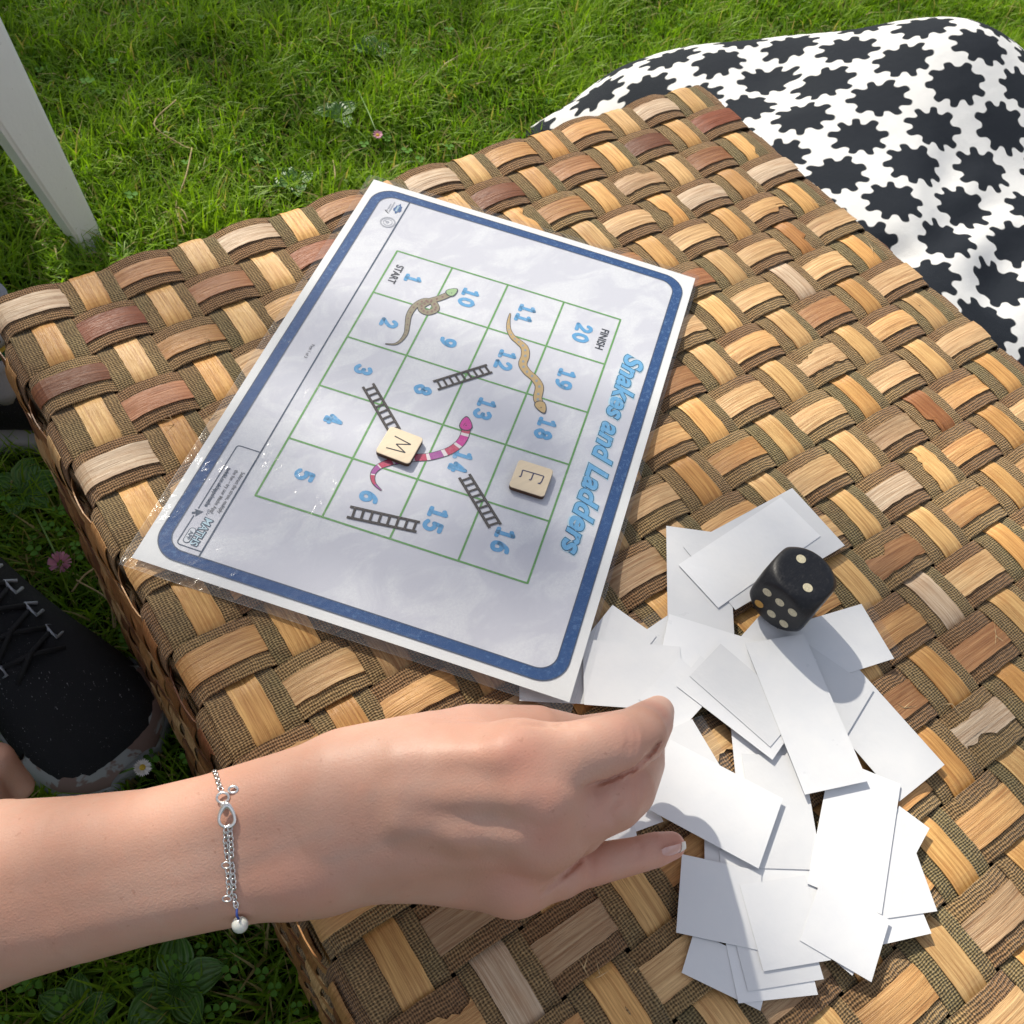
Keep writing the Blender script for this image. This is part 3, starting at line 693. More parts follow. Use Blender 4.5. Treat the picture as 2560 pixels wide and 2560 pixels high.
v, f = strip([(10.9, 181.9), (80, 182.1), (150, 182.2), (220, 182.1), (286.1, 182.1)], .42); pobj('footer_line', v, f, LINE, .00024)
v, f = strip([(221, 182.2), (221, 192.9), (221.3, 193.9), (222.2, 194.5), (262.0, 194.7)], .28); pobj('footer_box', v, f, LINE, .00024)
v, f = strip([(266.3, 194.8), (281.6, 195.0), (282.6, 194.5), (283.1, 193.4), (283.2, 182.3)], .28); pobj('footer_box', v, f, LINE, .00024)
xs = [55.0 + 38.1 * i for i in range(6)]; ys = [34.8 + 34.62 * j for j in range(5)]
for y in ys:
    v, f = strip([(xs[0] - .35 + (xs[5] - xs[0] + .7) * i / 8, y) for i in range(9)], .52); pobj('grid_line', v, f, GREEN, .00022)
for x in xs:
    v, f = strip([(x, ys[0] + (ys[4] - ys[0]) * i / 8) for i in range(9)], .52); pobj('grid_line', v, f, GREEN, .00025)
DIG = {'0': [[(.5, 1), (.12, .82), (.02, .5), (.12, .18), (.5, 0), (.88, .18), (.98, .5), (.88, .82), (.5, 1)]], '1': [[(.5, 0), (.5, .5), (.5, 1)], [(.5, 1), (.3, .9), (.12, .84)], [(.08, 0), (.5, 0), (.92, 0)]],
       '2': [[(.06, .76), (.22, .96), (.55, 1), (.84, .86), (.86, .62), (.6, .36), (.08, .01)], [(.08, 0), (.5, 0), (.96, 0)]], '3': [[(.08, .86), (.4, 1), (.78, .9), (.82, .68), (.62, .54), (.4, .52)], [(.4, .53), (.74, .48), (.92, .28), (.76, .06), (.4, 0), (.04, .12)]],
       '4': [[(.62, .0), (.62, .5), (.62, 1)], [(.62, 1), (.35, .65), (.04, .27)], [(.04, .27), (.5, .27), (.98, .27)], [(.40, 0), (.62, 0), (.84, 0)]], '5': [[(.88, 1), (.5, 1), (.18, 1)], [(.18, 1), (.15, .75), (.12, .52)], [(.12, .55), (.45, .62), (.82, .5), (.92, .28), (.74, .06), (.4, 0), (.04, .1)]],
       '6': [[(.86, .96), (.5, .9), (.18, .62), (.06, .3), (.2, .06), (.5, 0), (.82, .08), (.93, .3), (.78, .52), (.5, .58), (.2, .48), (.1, .34)]], '8': [[(.5, .54), (.2, .64), (.14, .82), (.5, 1), (.86, .82), (.8, .64), (.5, .54), (.12, .42), (.04, .22), (.5, 0), (.96, .22), (.88, .42), (.5, .54)]],
       '9': [[(.14, .04), (.5, .1), (.82, .38), (.94, .7), (.8, .94), (.5, 1), (.18, .92), (.07, .7), (.22, .48), (.5, .42), (.8, .52), (.9, .66)]]}
def number(s, a, b):                        # fat round numerals drawn stroke by stroke
    V, F, H_, W_, hw = [], [], 7.9, 5.0, 1.15; tot = len(s) * W_ + (len(s) - 1) * 3.1
    for q, ch in enumerate(s):
        ox = a - tot / 2 + q * (W_ + 3.1)
        for st in DIG[ch]:
            P_ = catmull([(ox + x * W_, b + H_ / 2 - y * H_) for x, y in st], 5)
            d0, d1 = P_[0] - P_[1], P_[-1] - P_[-2]; d0, d1 = d0 / np.linalg.norm(d0), d1 / np.linalg.norm(d1)
            P_ = [P_[0] + d0 * hw * .9, P_[0] + d0 * hw * .5] + P_ + [P_[-1] + d1 * hw * .5, P_[-1] + d1 * hw * .9]
            ws = [hw * .45, hw * .87] + [hw] * (len(P_) - 4) + [hw * .87, hw * .45]
            v, f = strip(P_, ws); o_ = len(V); V += [(x, y) for x, y in v]; F += [tuple(i + o_ for i in g) for g in f]
    pobj('number', V, F, NUM, .00028)
NUM = ink('number_blue', (.115, .36, .66), .45); NUMD = ink('number_dark', (.05, .22, .42), .5)
for s, a, b in [('1', 73.7, 156.3), ('2', 112.5, 156.1), ('3', 150.5, 156.1), ('4', 188.1, 157), ('5', 226, 156.5), ('6', 226.5, 122.1), ('8', 151.1, 121.9), ('9', 112.8, 121.2), ('10', 74.9, 121.8),
                ('11', 73.9, 87.5), ('12', 112.8, 87.4), ('13', 150.7, 87.1), ('14', 188.9, 87.6), ('15', 227.3, 87.4), ('16', 226.8, 52.9), ('18', 151.1, 53.2), ('19', 113, 52.7), ('20', 74.9, 52.9)]:
    number(s, a, b)
BLK = ink('text_black', (.04, .045, .06), .2)
ptext('start_text', 'START', 74.0, 167.2, 6.4, BLK, .00028, .12, sx=.86); ptext('finish_text', 'FINISH', 74.9, 41.2, 6.4, BLK, .00028, .12, sx=.92)
DARKT = ink('title_outline', (.02, .10, .20), .2); TIT = ink('title_fill', (.15, .42, .72), .3); HALO = plain('title_halo', (.50, .70, .82), .6)
def fit_text(s, size, bold, shear, x0, x1):
    vs, _ = text_mesh(s, size, bold, shear, 'LEFT'); w_ = max(v[0] for v in vs) - min(v[0] for v in vs); return (x1 - x0) / w_
k_ = fit_text('Snakes and Ladders', 15.5, .55, .28, 79.5, 221.3)
title = ptext('title', 'Snakes and Ladders', 150.2, 20.4, 15.5, DARKT, .00030, .85, .28, sx=k_)
ptext('title_fill', 'Snakes and Ladders', 150.2, 20.4, 15.5, TIT, .00040, .46, .28, sx=k_, parent=title)
ptext('title_halo', 'Snakes and Ladders', 150.2, 20.4, 15.5, HALO, .00024, 1.2, .28, sx=k_, parent=title)
GT = plain('footer_grey', (.10, .11, .14), .6)
ptext('footer_text', 'Subtract the stress, multiply', 235.2, 184.6, 2.75, GT, .0003, .03, align='LEFT', sx=.83)
ptext('footer_text', 'the fun \u2013 try our Maths App!', 235.2, 188.0, 2.75, GT, .0003, .03, align='LEFT', sx=.85)
ptext('footer_text', 'twinkl.co.uk/apps/maths', 235.2, 191.9, 2.9, LINE, .0003, .09, align='LEFT', sx=.88)
ptext('page_text', 'Page 1 of 3', 149.3, 187.7, 2.4, GT, .0003, .02)
lg = ptext('app_logo', 'MATHS', 273.3, 187.6, 5.6, LINE, .00026, .55, .1, sx=.88, rot=.03)
ptext('logo_fill', 'MATHS', 273.3, 187.6, 5.6, HALO, .00036, .02, .1, sx=.88, parent=lg, rot=.03)
v = rrect(272.6, 189.6, 281.4, 193.2, 1.7, 5); pobj('logo_badge', v, [tuple(range(len(v)))[::-1]], LINE, .00028, lg)
v = rrect(273.0, 190.0, 281.0, 192.8, 1.35, 5); pobj('logo_badge_fill', v, [tuple(range(len(v)))[::-1]], plain('logo_pale', (.62, .66, .74), .6), .00034, lg)
ptext('logo_text', 'APP', 277, 191.4, 2.8, LINE, .00042, .06, parent=lg)
pobj('cursor_mark', [(262.8, 191.6), (266.6, 194.0), (264.9, 194.5), (265.9, 196.0), (264.9, 196.6), (264.0, 195.0), (262.9, 196.2)][::-1], [(0, 1, 2, 3, 4, 5, 6)], LINE, .0003)
for a_ in (-2.5, -2.0, -1.5, -1.0):
    v, f = strip([(262.6 + 1.3 * math.cos(a_), 191.2 + 1.3 * math.sin(a_)), (262.6 + 2.5 * math.cos(a_), 191.2 + 2.5 * math.sin(a_))], .13); pobj('cursor_ray', v, f, LINE, .0003)
# small marks at the other end of the footer
LB = ink('mark_blue', (.05, .12, .30), .2)
v = [(19.6 + (4.0 + .9 * math.cos(3 * t * 2 * math.pi / 40 * 2)) * math.cos(t * 2 * math.pi / 40), 186.4 + (2.3 + .35 * math.cos(5 * t * 2 * math.pi / 40)) * math.sin(t * 2 * math.pi / 40)) for t in range(40)]
cl = pobj('cloud_mark', v, [tuple(range(40))[::-1]], LB, .0003); ptext('mark_text', 'twinkl', 19.6, 186.7, 2.2, HALO, .0004, .06, parent=cl)
PALE = plain('mark_grey', (.36, .38, .45), .6)
for yy, l0, l1 in ((190.4, 14.6, 24.6), (191.9, 17, 22.2)):
    v, f = strip([(l0, yy), (l1, yy)], .35); pobj('mark_line', v, f, PALE, .0003)
v, f = strip([(23.3, 191.6), (23.9, 193.2), (26.0, 190.2)], .3); pobj('tick_mark', v, f, BLK, .0003)
for r_ in (2.7, 4.3):
    v, f = strip([(33.7 + r_ * math.cos(t * math.pi / 16), 187.6 + r_ * math.sin(t * math.pi / 16)) for t in range(32)], .17 if r_ < 3 else .5, True); pobj('badge_ring', v, f, PALE, .0003)
ptext('badge_mark', 'p', 33.7, 187.6, 4, PALE, .0003, .08)
# snakes
def snake(path, wmax, mats, tail_n, head, bands=None, spots=None, pale=None):
    path = path + [head[0]]
    P_ = catmull(path); n = len(P_); w_ = [wmax * min(1, (i / (n * .45)) ** .7 + .06) for i in range(n)]
    v, f = strip(P_, [x + .28 for x in w_]); b = pobj('snake', v, f, BLK, .00032)
    v, f = strip(P_, [max(x - .08, .05) for x in w_]); pobj('snake_skin', v, f, mats[0], .00040, b)
    if bands:
        for q, (i0, i1, m) in enumerate(bands):
            a0, a1 = int(i0 * n), max(int(i1 * n), int(i0 * n) + 1) + 1; v, f = strip(P_[a0:a1], [max(x - .08, .05) for x in w_[a0:a1]]); pobj('band', v, f, m, .00043, b)
    if spots:
        for q in range(4, n - 6, 4):
            c = P_[q]; r = w_[q] * .42; v = [(c[0] + r * 1.1 * math.cos(t), c[1] + r * .8 * math.sin(t)) for t in [k * math.pi / 4 for k in range(8)]]
            pobj('spot', v, [tuple(range(8))[::-1]], spots, .00046, b)
    (hx, hy), ang, L, W = head
    def hd(k): return [(hx + math.cos(ang) * L * k * math.cos(t) * (1 if math.cos(t) > 0 else .8) - math.sin(ang) * W * k * math.sin(t) * (1 - .35 * math.cos(t)),
                        hy + math.sin(ang) * L * k * math.cos(t) * (1 if math.cos(t) > 0 else .8) + math.cos(ang) * W * k * math.sin(t) * (1 - .35 * math.cos(t))) for t in [q * math.pi / 10 for q in range(20)]]
    pobj('head', hd(1.0), [tuple(range(20))[::-1]], BLK, .00050, b); pobj('head_skin', hd(.86), [tuple(range(20))[::-1]], mats[1], .00056, b)
    e = (hx + .8, hy - .3); v = [(e[0] + .45 * math.cos(t), e[1] + .3 * math.sin(t)) for t in [q * math.pi / 4 for q in range(8)]]; pobj('eye', v, [tuple(range(8))[::-1]], BLK, .00060, b)
    v, f = strip([(hx - L * .5 * math.sin(ang), hy + .6), (hx + L * .3, hy + .95)], .12); pobj('mouth', v, f, BLK, .00060, b)
SN1 = ink('snake_beige', (.30, .265, .19), .15); SN1H = ink('snake_green', (.33, .50, .27), .2); SPT = plain('snake_spot', (.22, .13, .11), .6)
snake([(77.7, 133.6), (82.1, 136.9), (85.9, 140.5), (88.9, 142.6), (92.5, 144.1), (95.3, 142.7), (95.8, 139.4), (93.1, 136.6), (90.2, 136.3), (87.2, 139.2), (87.3, 143.2), (90.4, 146.1), (95.3, 147.9), (102.3, 148.1), (109.5, 146.3), (115.5, 144.8), (121.2, 145.1), (125.9, 147.2), (128, 152.3)][::-1],
      2.0, (SN1, SN1H), 0, ((74.8, 132.2), math.atan2(-1.8, -3.2), 4.6, 2.9), spots=SPT)
SN2 = ink('snake_tan', (.52, .37, .18), .12)
snake([(76.9, 95.8), (83.6, 94.7), (89.7, 92.6), (94.3, 88.8), (96.6, 84.6), (99.5, 80.3), (105.3, 78.1), (111.8, 77.6), (116.2, 73.8), (119.2, 68.6), (123.9, 64.4), (131.7, 63.1), (134.5, 61.6)],
      2.25, (SN2, SN2), 0, ((137.3, 59.6), math.atan2(-3.4, 4.2), 5.2, 3.1), spots=plain('snake_blue_spot', (.28, .32, .36), .6))
PK = ink('snake_pink', (.58, .05, .33), .12); RD = ink('snake_red', (.50, .06, .13), .15); PU = ink('snake_purple', (.36, .09, .33), .2); WH = plain('snake_white', (.72, .66, .70), .6)
bd = []
for q in range(9):
    a0 = .06 + q * .105; bd += [(a0, a0 + .083, (RD, PU)[q % 2] if q < 7 else (RD, PK)[q % 2]), (a0 + .083, a0 + .10, WH)]
snake([(220.7, 118.0), (217.8, 123.0), (213.5, 125.5), (209.3, 125.3), (205.8, 123.4), (202.0, 119.5), (198, 114), (194.5, 108.2), (192.3, 103.9), (188.8, 99.4), (184.4, 95.1), (179.5, 92.4), (174.2, 91.2), (168.6, 91.6)],
      2.2, (PU, PK), 0, ((164.6, 92.9), math.atan2(1.4, -5.2), 5.6, 3.4), bands=bd)
# ladders
LDK = ink('ladder_dark', (.022, .018, .018), .05); LGR = ink('ladder_grey', (.075, .060, .055), .1)
def ladder(a0, a1, b0, b1, n):
    a0, a1, b0, b1 = [np.array(p, float) for p in (a0, a1, b0, b1)]; V, F, V2, F2 = [], [], [], []
    def ln(p, q, w_):
        for (VV, FF, ww) in ((V, F, w_), (V2, F2, w_ * .42)):
            v, f = strip([p, q], ww); o_ = len(VV); VV.extend(v); FF.extend([tuple(x + o_ for x in g) for g in f])
    ln(a0, a1, .72); ln(b0, b1, .72)
    for k in range(n):
        t = (k + .6) / n; ln(a0 + (a1 - a0) * t, b0 + (b1 - b0) * t, .62)
    b = pobj('ladder', V, F, LDK, .00048); pobj('ladder_inner', V2, F2, LGR, .00056, b)
ladder((143.4, 118.8), (120.3, 95.8), (147.8, 114.6), (124.2, 91.4), 9)
ladder((161.7, 151.7), (185.6, 127.0), (157.4, 147.7), (180.9, 123.6), 8)
ladder((198.8, 84.9), (222.2, 61.2), (194.7, 80.9), (218.3, 56.7), 9)
ladder((235.2, 128.5), (231.5, 93.9), (241.4, 127.7), (237.3, 93.5), 8)
# clear film, a little larger than the paper
def film_mat(name='clear_film', rough=.14, ior=1.5, bdist=.00045, tint=(.95, .955, .95)):
    t = Nt(name); g = t.n("NewGeometry").outputs['Position']
    gl = t.n("BsdfGlossy"); gl.inputs['Roughness'].default_value = rough; gl.inputs['Color'].default_value = (1, 1, 1, 1)
    tr = t.n("BsdfTransparent"); tr.inputs['Color'].default_value = tint + (1,)
    inc = t.n("NewGeometry").outputs['Incoming']; f0 = ((ior - 1) / (ior + 1)) ** 2
    a = t.noise(g, 240, 4, .7, .4); b = t.noise(t.mapping(g, (1, 1.5, 1), (0, 0, .5)), 24, 3, .6, .6); c = t.noise(g, 60, 3)
    h = t.math('MULTIPLY', t.math('MULTIPLY', a, t.ramp(b, (.42, .12), (.62, 1))), 1.0)
    h2 = t.math('ADD', h, t.math('MULTIPLY', c, .8))
    bp = t.n("Bump"); bp.inputs['Distance'].default_value = bdist; bp.inputs['Strength'].default_value = .7; t.l(h2, bp.inputs['Height'])
    t.l(bp.outputs[0], gl.inputs['Normal']); dp = t.n("VectorMath", operation='DOT_PRODUCT'); t.l(inc, dp.inputs[0]); t.l(bp.outputs[0], dp.inputs[1])
    cs = t.math('MINIMUM', t.math('ABSOLUTE', dp.outputs['Value']), 1.0)
    fac = t.math('MULTIPLY_ADD', t.math('POWER', t.math('SUBTRACT', 1.0, cs), 5.0), 1 - f0, f0)   # Schlick reflectance, alike from both sides
    mx = t.n("MixShader"); t.l(fac, mx.inputs[0]); t.l(tr.outputs[0], mx.inputs[1]); t.l(gl.outputs[0], mx.inputs[2])
    df = t.n("BsdfDiffuse"); df.inputs[0].default_value = (.8, .82, .84, 1); m2 = t.n("MixShader"); m2.inputs[0].default_value = .02
    t.l(mx.outputs[0], m2.inputs[1]); t.l(df.outputs[0], m2.inputs[2]); t.l(m2.outputs[0], t.out.inputs[0]); return t.m
FILM = film_mat(ior=1.62)
fg = []
for i in range(61):
    for j in range(45):
        x = -2.3 + 304.6 * i / 60; y = -1.9 + 215.4 * j / 44
        ed = 1 if (i in (0, 60) or j in (0, 44)) else 0
        fg.append((x + ed * .25 * math.sin(i * 1.7 + j), y + ed * .3 * math.sin(j * 1.3 + i * .9)))
pobj('film', fg, gridfaces(61, 45), FILM, .00078, smooth=True)
v, f = strip(rrect(-2.3, -1.9, 302.3, 213.5, 3, 4), .12, True); pobj('film_edge', v, f, film_mat('film_edge_clear', .25, 1.9, .0003, (.86, .86, .85)), .0009)

# ---------------------------------------------------------------- letter tiles
def ply(name, c):
    t = Nt(name); g = t.n("NewGeometry").outputs['Position']; a = t.noise(t.mapping(g, (60, 700, 60), (0, 0, .7)), 1, 3)
    t.bsdf(t.mix(t.ramp(a, (.4, 0), (.65, 1)), tuple(x * .93 for x in c), c), .5); return t.m
PLY = ply('tile_birch', (.74, .62, .45)); BURN = plain('tile_burnt_edge', (.055, .025, .012), .7)
def tile(a, b, rot, size, strokes, label, inkc):
    zc = pagept(a, b, .0009)
    h = size / 2; out = rrect(-h, -h, h, h, 1.9, 5); n = len(out); T = 2.6
    def W(x, y, z): c_, s_ = math.cos(rot), math.sin(rot); p = pagept(a + x * c_ + y * s_, b - y * c_ + x * s_, .0009); return (p[0] - zc[0], p[1] - zc[1], p[2] - zc[2] + z / 1000)
    root = empty('letter_tile', zc, label=label, cat='letter tile', group='wooden letter tiles on the board')
    V = [W(x, y, 0) for x, y in out] + [W(x, y, T - .25) for x, y in out] + [W(x * .975, y * .975, T) for x, y in out]
    F = [tuple(range(n))[::-1]] + [(i, (i + 1) % n, n + (i + 1) % n, n + i) for i in range(n)]
    mobj('edge', V[:2 * n], F, BURN, root)
    V2 = [W(x, y, T - .25) for x, y in out] + [W(x * .975, y * .975, T) for x, y in out]
    F2 = [(i, (i + 1) % n, n + (i + 1) % n, n + i) for i in range(n)] + [tuple(range(n, 2 * n))]
    mobj('face', V2, F2, PLY, root)
    VV, FF = [], []
    for st in strokes:
        v, f = strip(catmull(st, 4) if len(st) > 2 else st, .34); o_ = len(VV); VV += v; FF += [tuple(q + o_ for q in g) for g in f]
    mobj('letter', [W(x, y, T + .06 + .01 * (i % 3)) for i, (x, y) in enumerate(VV)], FF, plain('tile_ink', inkc, .6), root)
tile(187.4, 50.5, 0, 18.6, [[(-3.3, 5.6), (-3.2, 0), (-3.0, -5.6)], [(-3.3, 5.6), (.6, 5.4), (2.0, 4.6)], [(2.0, 3.9), (2.0, 5.3)], [(-3.1, .2), (1.0, .1), (1.6, -.5)], [(1.6, -.9), (1.5, .3)], [(-3.0, -5.6), (.8, -5.3), (1.4, -5.9)], [(1.5, -6.2), (1.4, -5.2)]],
     'small square wooden tile marked with the letter E', (.06, .06, .12))
tile(192.8, 119.2, .06, 18.6, [[(-4.0, -4.6), (-2.6, 5.0)], [(-2.6, 5.0), (0.4, -1.8)], [(.4, -1.8), (3.4, 4.6)], [(3.4, 4.6), (4.6, -5.4)]],
     'small square wooden tile marked with the letter M', (.02, .02, .03))
# ---------------------------------------------------------------- pile of blank laminated cards
def card_mat():
    t = Nt('card_white'); g = t.n("NewGeometry").outputs['Position']; a = t.noise(g, 90, 3); b = t.noise(g, 1200, 2)
    t.bsdf(t.mix(1.0, t.mix(t.ramp(a, (.35, 0), (.7, 1)), (.77, .785, .815), (.80, .81, .83)), t.math('MULTIPLY_ADD', t.n('ObjectInfo').outputs['Random'], .16, .84), 'MULTIPLY'), t.math('MULTIPLY_ADD', a, .2, .22), Specular_IOR_Level=.5, Coat_Weight=.25, Coat_Roughness=.12)
    t.bump(t.math('ADD', a, t.math('MULTIPLY', b, .05)), .0008, .35); return t.m
CARD = card_mat(); CFILM = film_mat('card_margin_film', .12, 1.5, .0006)
CARDS = [  # photograph spot of the four corners, film margin on the side from corner k to k+1, label
 ([(2290,2230),(2323,2332),(2130,2382),(2080,2270)], None, 'white card poking out at the lower right edge of the pile, nearest the frayed splints'),
 ([(2250,2020),(2320,2066),(2250,2220),(2160,2160)], 3, 'white card with clear margin whose corner shows at the right edge of the pile'),
 ([(2248,2021),(2345,2280),(2161,2302),(2090,2070)], None, 'white card at the right edge of the pile, pointing down right under a long card'),
 ([(2115,1636),(2363,1917),(2246,1999),(1995,1712)], None, 'long white card sticking out furthest right of the pile'),
 ([(1298,1751),(1298,1640),(1530,1650),(1530,1765)], None, 'white card slid half beneath the corner of the game sheet, above the hand'),
 ([(1600,1595),(1690,1515),(1800,1640),(1710,1720)], 0, 'white card tucked low between the upright card and the card by the fingertip'),
 ([(1532,1509),(1640,1594),(1540,1720),(1430,1640)], None, 'white card forming the small peak right of the game sheet'),
 ([(1757,2100),(1765,2160),(1900,2190),(1900,2110)], None, 'white card showing as a sliver right of the little fingertip'),
 ([(1815,2128),(1790,2262),(2052,2285),(2062,2150)], None, 'white card showing as a thin sliver above the pile bottom cards'),
 ([(1490,2112),(1500,2040),(1620,1990),(1667,2054)], None, 'brightly lit white card showing between the ring and little fingers'),
 ([(1480,2128),(1580,2099),(1602,2073),(1500,2070)], None, 'bright sliver of white card just above the little finger'),
 ([(1664,1317),(1822,1334),(1834,1600),(1672,1600)], None, 'upright white card at the top left of the pile'),
 ([(1983,1216),(2109,1369),(1836,1523),(1710,1370)], None, 'white card at the top of the pile behind the die'),
 ([(1697,1414),(1794,1518),(2050,1344),(1953,1240)], None, 'white card lying on the topmost two, beside the die'),
 ([(2152,1512),(2236,1645),(1956,1737),(1872,1592)], 0, 'white card with a clear film margin jutting out right of the die'),
 ([(2020,1610),(2186,1727),(2115,1835),(1950,1720)], None, 'short white card right of the long central card'),
 ([(1821,1627),(1900,1537),(2040,1650),(1965,1745)], None, 'white card reaching under the front corner of the die'),
 ([(1672,1535),(1945,1620),(1918,1757),(1645,1672)], None, 'wide white card lying left of the die on the upright card'),
 ([(1455,1598),(1702,1617),(1710,1780),(1462,1762)], None, 'white card touched by the index fingertip, beside the game sheet'),
 ([(1826,1821),(1850,2010),(2010,1990),(1990,1800)], None, 'white card in the middle of the pile, mostly under the long central card'),
 ([(1700,1640),(1790,1729),(1690,1838),(1600,1745)], None, 'white card pointing down just right of the index fingertip'),
 ([(1690,1716),(1928,1897),(1990,1820),(1752,1640)], None, 'lower of two slanting white cards left of the long central card'),
 ([(1725,1692),(1925,1867),(2000,1780),(1800,1608)], None, 'upper of two slanting white cards left of the long central card'),
 ([(1860,1885),(2010,1880),(2062,2170),(1898,2168)], None, 'white card standing upright in the middle below the long central card'),
 ([(1734,1797),(1804,1930),(1640,2010),(1570,1870)], 0, 'white card with a clear margin beside the bent fingers'),
 ([(1600,2014),(1893,2168),(1960,2000),(1680,1850)], None, 'white card right of the bent fingers, half in the shadow of the hand'),
 ([(2078,1895),(2251,1957),(2204,2285),(2017,2210)], None, 'long white card on top at the right of the pile'),
 ([(1861,1610),(2010,1584),(2169,1956),(2012,1984)], None, 'long white card on top at the centre of the pile, below the die'),
 ([(1735,2330),(1704,2429),(1893,2526),(1935,2420)], None, 'bottom left white card of the pile'),
 ([(1810,2340),(1846,2508),(2037,2488),(2010,2320)], None, 'lowest white card but one at the bottom of the pile'),
 ([(1830,2330),(1871,2477),(2055,2450),(2020,2300)], None, 'white card just above the lowest ones at the bottom of the pile'),
 ([(1960,2300),(2130,2430),(2170,2380),(2040,2260)], None, 'white card showing as a narrow wedge at the bottom of the pile'),
 ([(1703,2137),(1692,2330),(1893,2377),(1908,2178)], None, 'square-looking white card at the left of the pile, right of the little finger'),
 ([(1843,2217),(2017,2184),(2070,2399),(1916,2430)], None, 'sunlit white card in the lower middle of the pile'),
 ([(2060,2215),(2235,2300),(2166,2456),(1990,2337)], None, 'sunlit white card with its corner pointing down at the bottom right'),
]
def overlap(A, B):
    for P_, Q in ((A, B), (B, A)):
        for i in range(4):
            e = P_[(i + 1) % 4] - P_[i]; n_ = np.array([-e[1], e[0]]); a = P_ @ n_; b = Q @ n_
            if a.max() < b.min() + 1e-4 or b.max() < a.min() + 1e-4: return False
    return True
done = []; crnd = random.Random(4)
for q, film, label in CARDS:
    lev = 0; z = .0042
    for _ in range(2):
        w_ = np.array([at(x, y, z)[:2] for x, y in q]); c = w_.mean(0)
        e1 = (w_[1] - w_[0]) + (w_[2] - w_[3]); e2 = (w_[3] - w_[0]) + (w_[2] - w_[1]); L1, L2 = np.linalg.norm(e1) / 2, np.linalg.norm(e2) / 2
        if L1 > L2: d1 = e1 / np.linalg.norm(e1); d2 = np.array([-d1[1], d1[0]]); d2 *= np.sign(d2 @ e2)
        else: d2 = e2 / np.linalg.norm(e2); d1 = np.array([d2[1], -d2[0]]); d1 *= np.sign(d1 @ e1)
        rect = np.array([c - d1 * L1 / 2 - d2 * L2 / 2, c + d1 * L1 / 2 - d2 * L2 / 2, c + d1 * L1 / 2 + d2 * L2 / 2, c - d1 * L1 / 2 + d2 * L2 / 2])
        lev = max([l + 1 for l, r in done if overlap(rect, r)] + [0]); z = .0036 + .00042 * lev
    done.append((lev, rect))
    V, B = [], []; curl = crnd.uniform(.00, .00012); cs = crnd.choice((0, 1, 2, 3)); n1, n2 = 9, 7
    for i in range(n1):
        for j in range(n2):
            s, t = i / (n1 - 1), j / (n2 - 1); p = rect[0] + (rect[1] - rect[0]) * s + (rect[3] - rect[0]) * t - c
            u = (s, 1 - s, t, 1 - t)[cs]; dz = curl * u ** 3
            V.append((p[0], p[1], dz + .00022)); B.append((p[0], p[1], dz))
    Vv, F = slab(n1, n2, V, B)
    o = mobj('blank_card', Vv, F, CARD, None, loc=(c[0], c[1], z), label=label, cat='card', group='blank laminated cards heaped on the table')
    if np.cross(rect[1] - rect[0], rect[3] - rect[0]) < 0:
        o.data.flip_normals()
    if film is not None:                     # strip of clear film beyond the card's edge
        a, b = rect[film] - c, rect[(film + 1) % 4] - c; m = -(a + b) / 2; out = (a + b) / 2; out = out / np.linalg.norm(out) * .0052
        mobj('film_margin', [(*(a), .0001), (*(b), .0001), (*(b + out), .0001), (*(a + out), .0001)], [(0, 1, 2, 3)], CFILM, o)
# ---------------------------------------------------------------- the black die
S_ = .0297; DC = (.1408, -.3510, .0078 + S_ / 2)
die = empty('wooden_die', DC, label='large black wooden die with cream dots standing on the cards', cat='die'); die.rotation_euler.z = .2288
def die_mat():
    t = Nt('die_black'); tc = t.n("TexCoord").outputs['Object']; a = t.noise(t.mapping(tc, (300, 2200, 300), (0, 0, .5)), 1, 3)
    b = t.noise(tc, 500, 3)
    t.bsdf(t.mix(t.ramp(b, (.55, 0), (.8, 1)), (.008, .009, .013), (.03, .03, .034)), t.math('MULTIPLY_ADD', b, .25, .3), Specular_IOR_Level=.35)
    t.bump(a, .0003, .5); return t.m
V, F = [], []; N = 22
vid = {}
def dv(x, y, z):
    key = (round(x, 5), round(y, 5), round(z, 5))
    if key in vid: return vid[key]
    d = np.array([x, y, z], float); m = np.abs(d).max(); u = d / m * S_ / 2; r = np.linalg.norm(u); lim = S_ * .672
    k = .0016; h_ = max(k - abs(r - lim), 0) / k; rn = min(r, lim) - h_ * h_ * k * .25
    p = d / np.linalg.norm(d) * rn; vid[key] = len(V); V.append(tuple(p)); return vid[key]
for ax in range(3):
    for sg in (-1, 1):
        for i in range(N):
            for j in range(N):
                q = []
                for a, b in ((i, j), (i + 1, j), (i + 1, j + 1), (i, j + 1)):
                    c = [0, 0, 0]; c[ax] = sg; c[(ax + 1) % 3] = -1 + 2 * a / N; c[(ax + 2) % 3] = -1 + 2 * b / N; q.append(dv(*c))
                F.append(tuple(q) if sg > 0 else tuple(q[::-1]))
mobj('body', V, F, die_mat(), die, smooth=True)
def pipmat(nm, c):
    t = Nt(nm); a = t.noise(t.n("TexCoord").outputs['Object'], 1500, 3); t.bsdf(t.mix(t.ramp(a, (.4, 0), (.7, 1)), tuple(x * .75 for x in c), c), .45); return t.m
PIP = pipmat('pip_cream', (.66, .60, .42)); PIPO = pipmat('pip_amber', (.62, .34, .08))
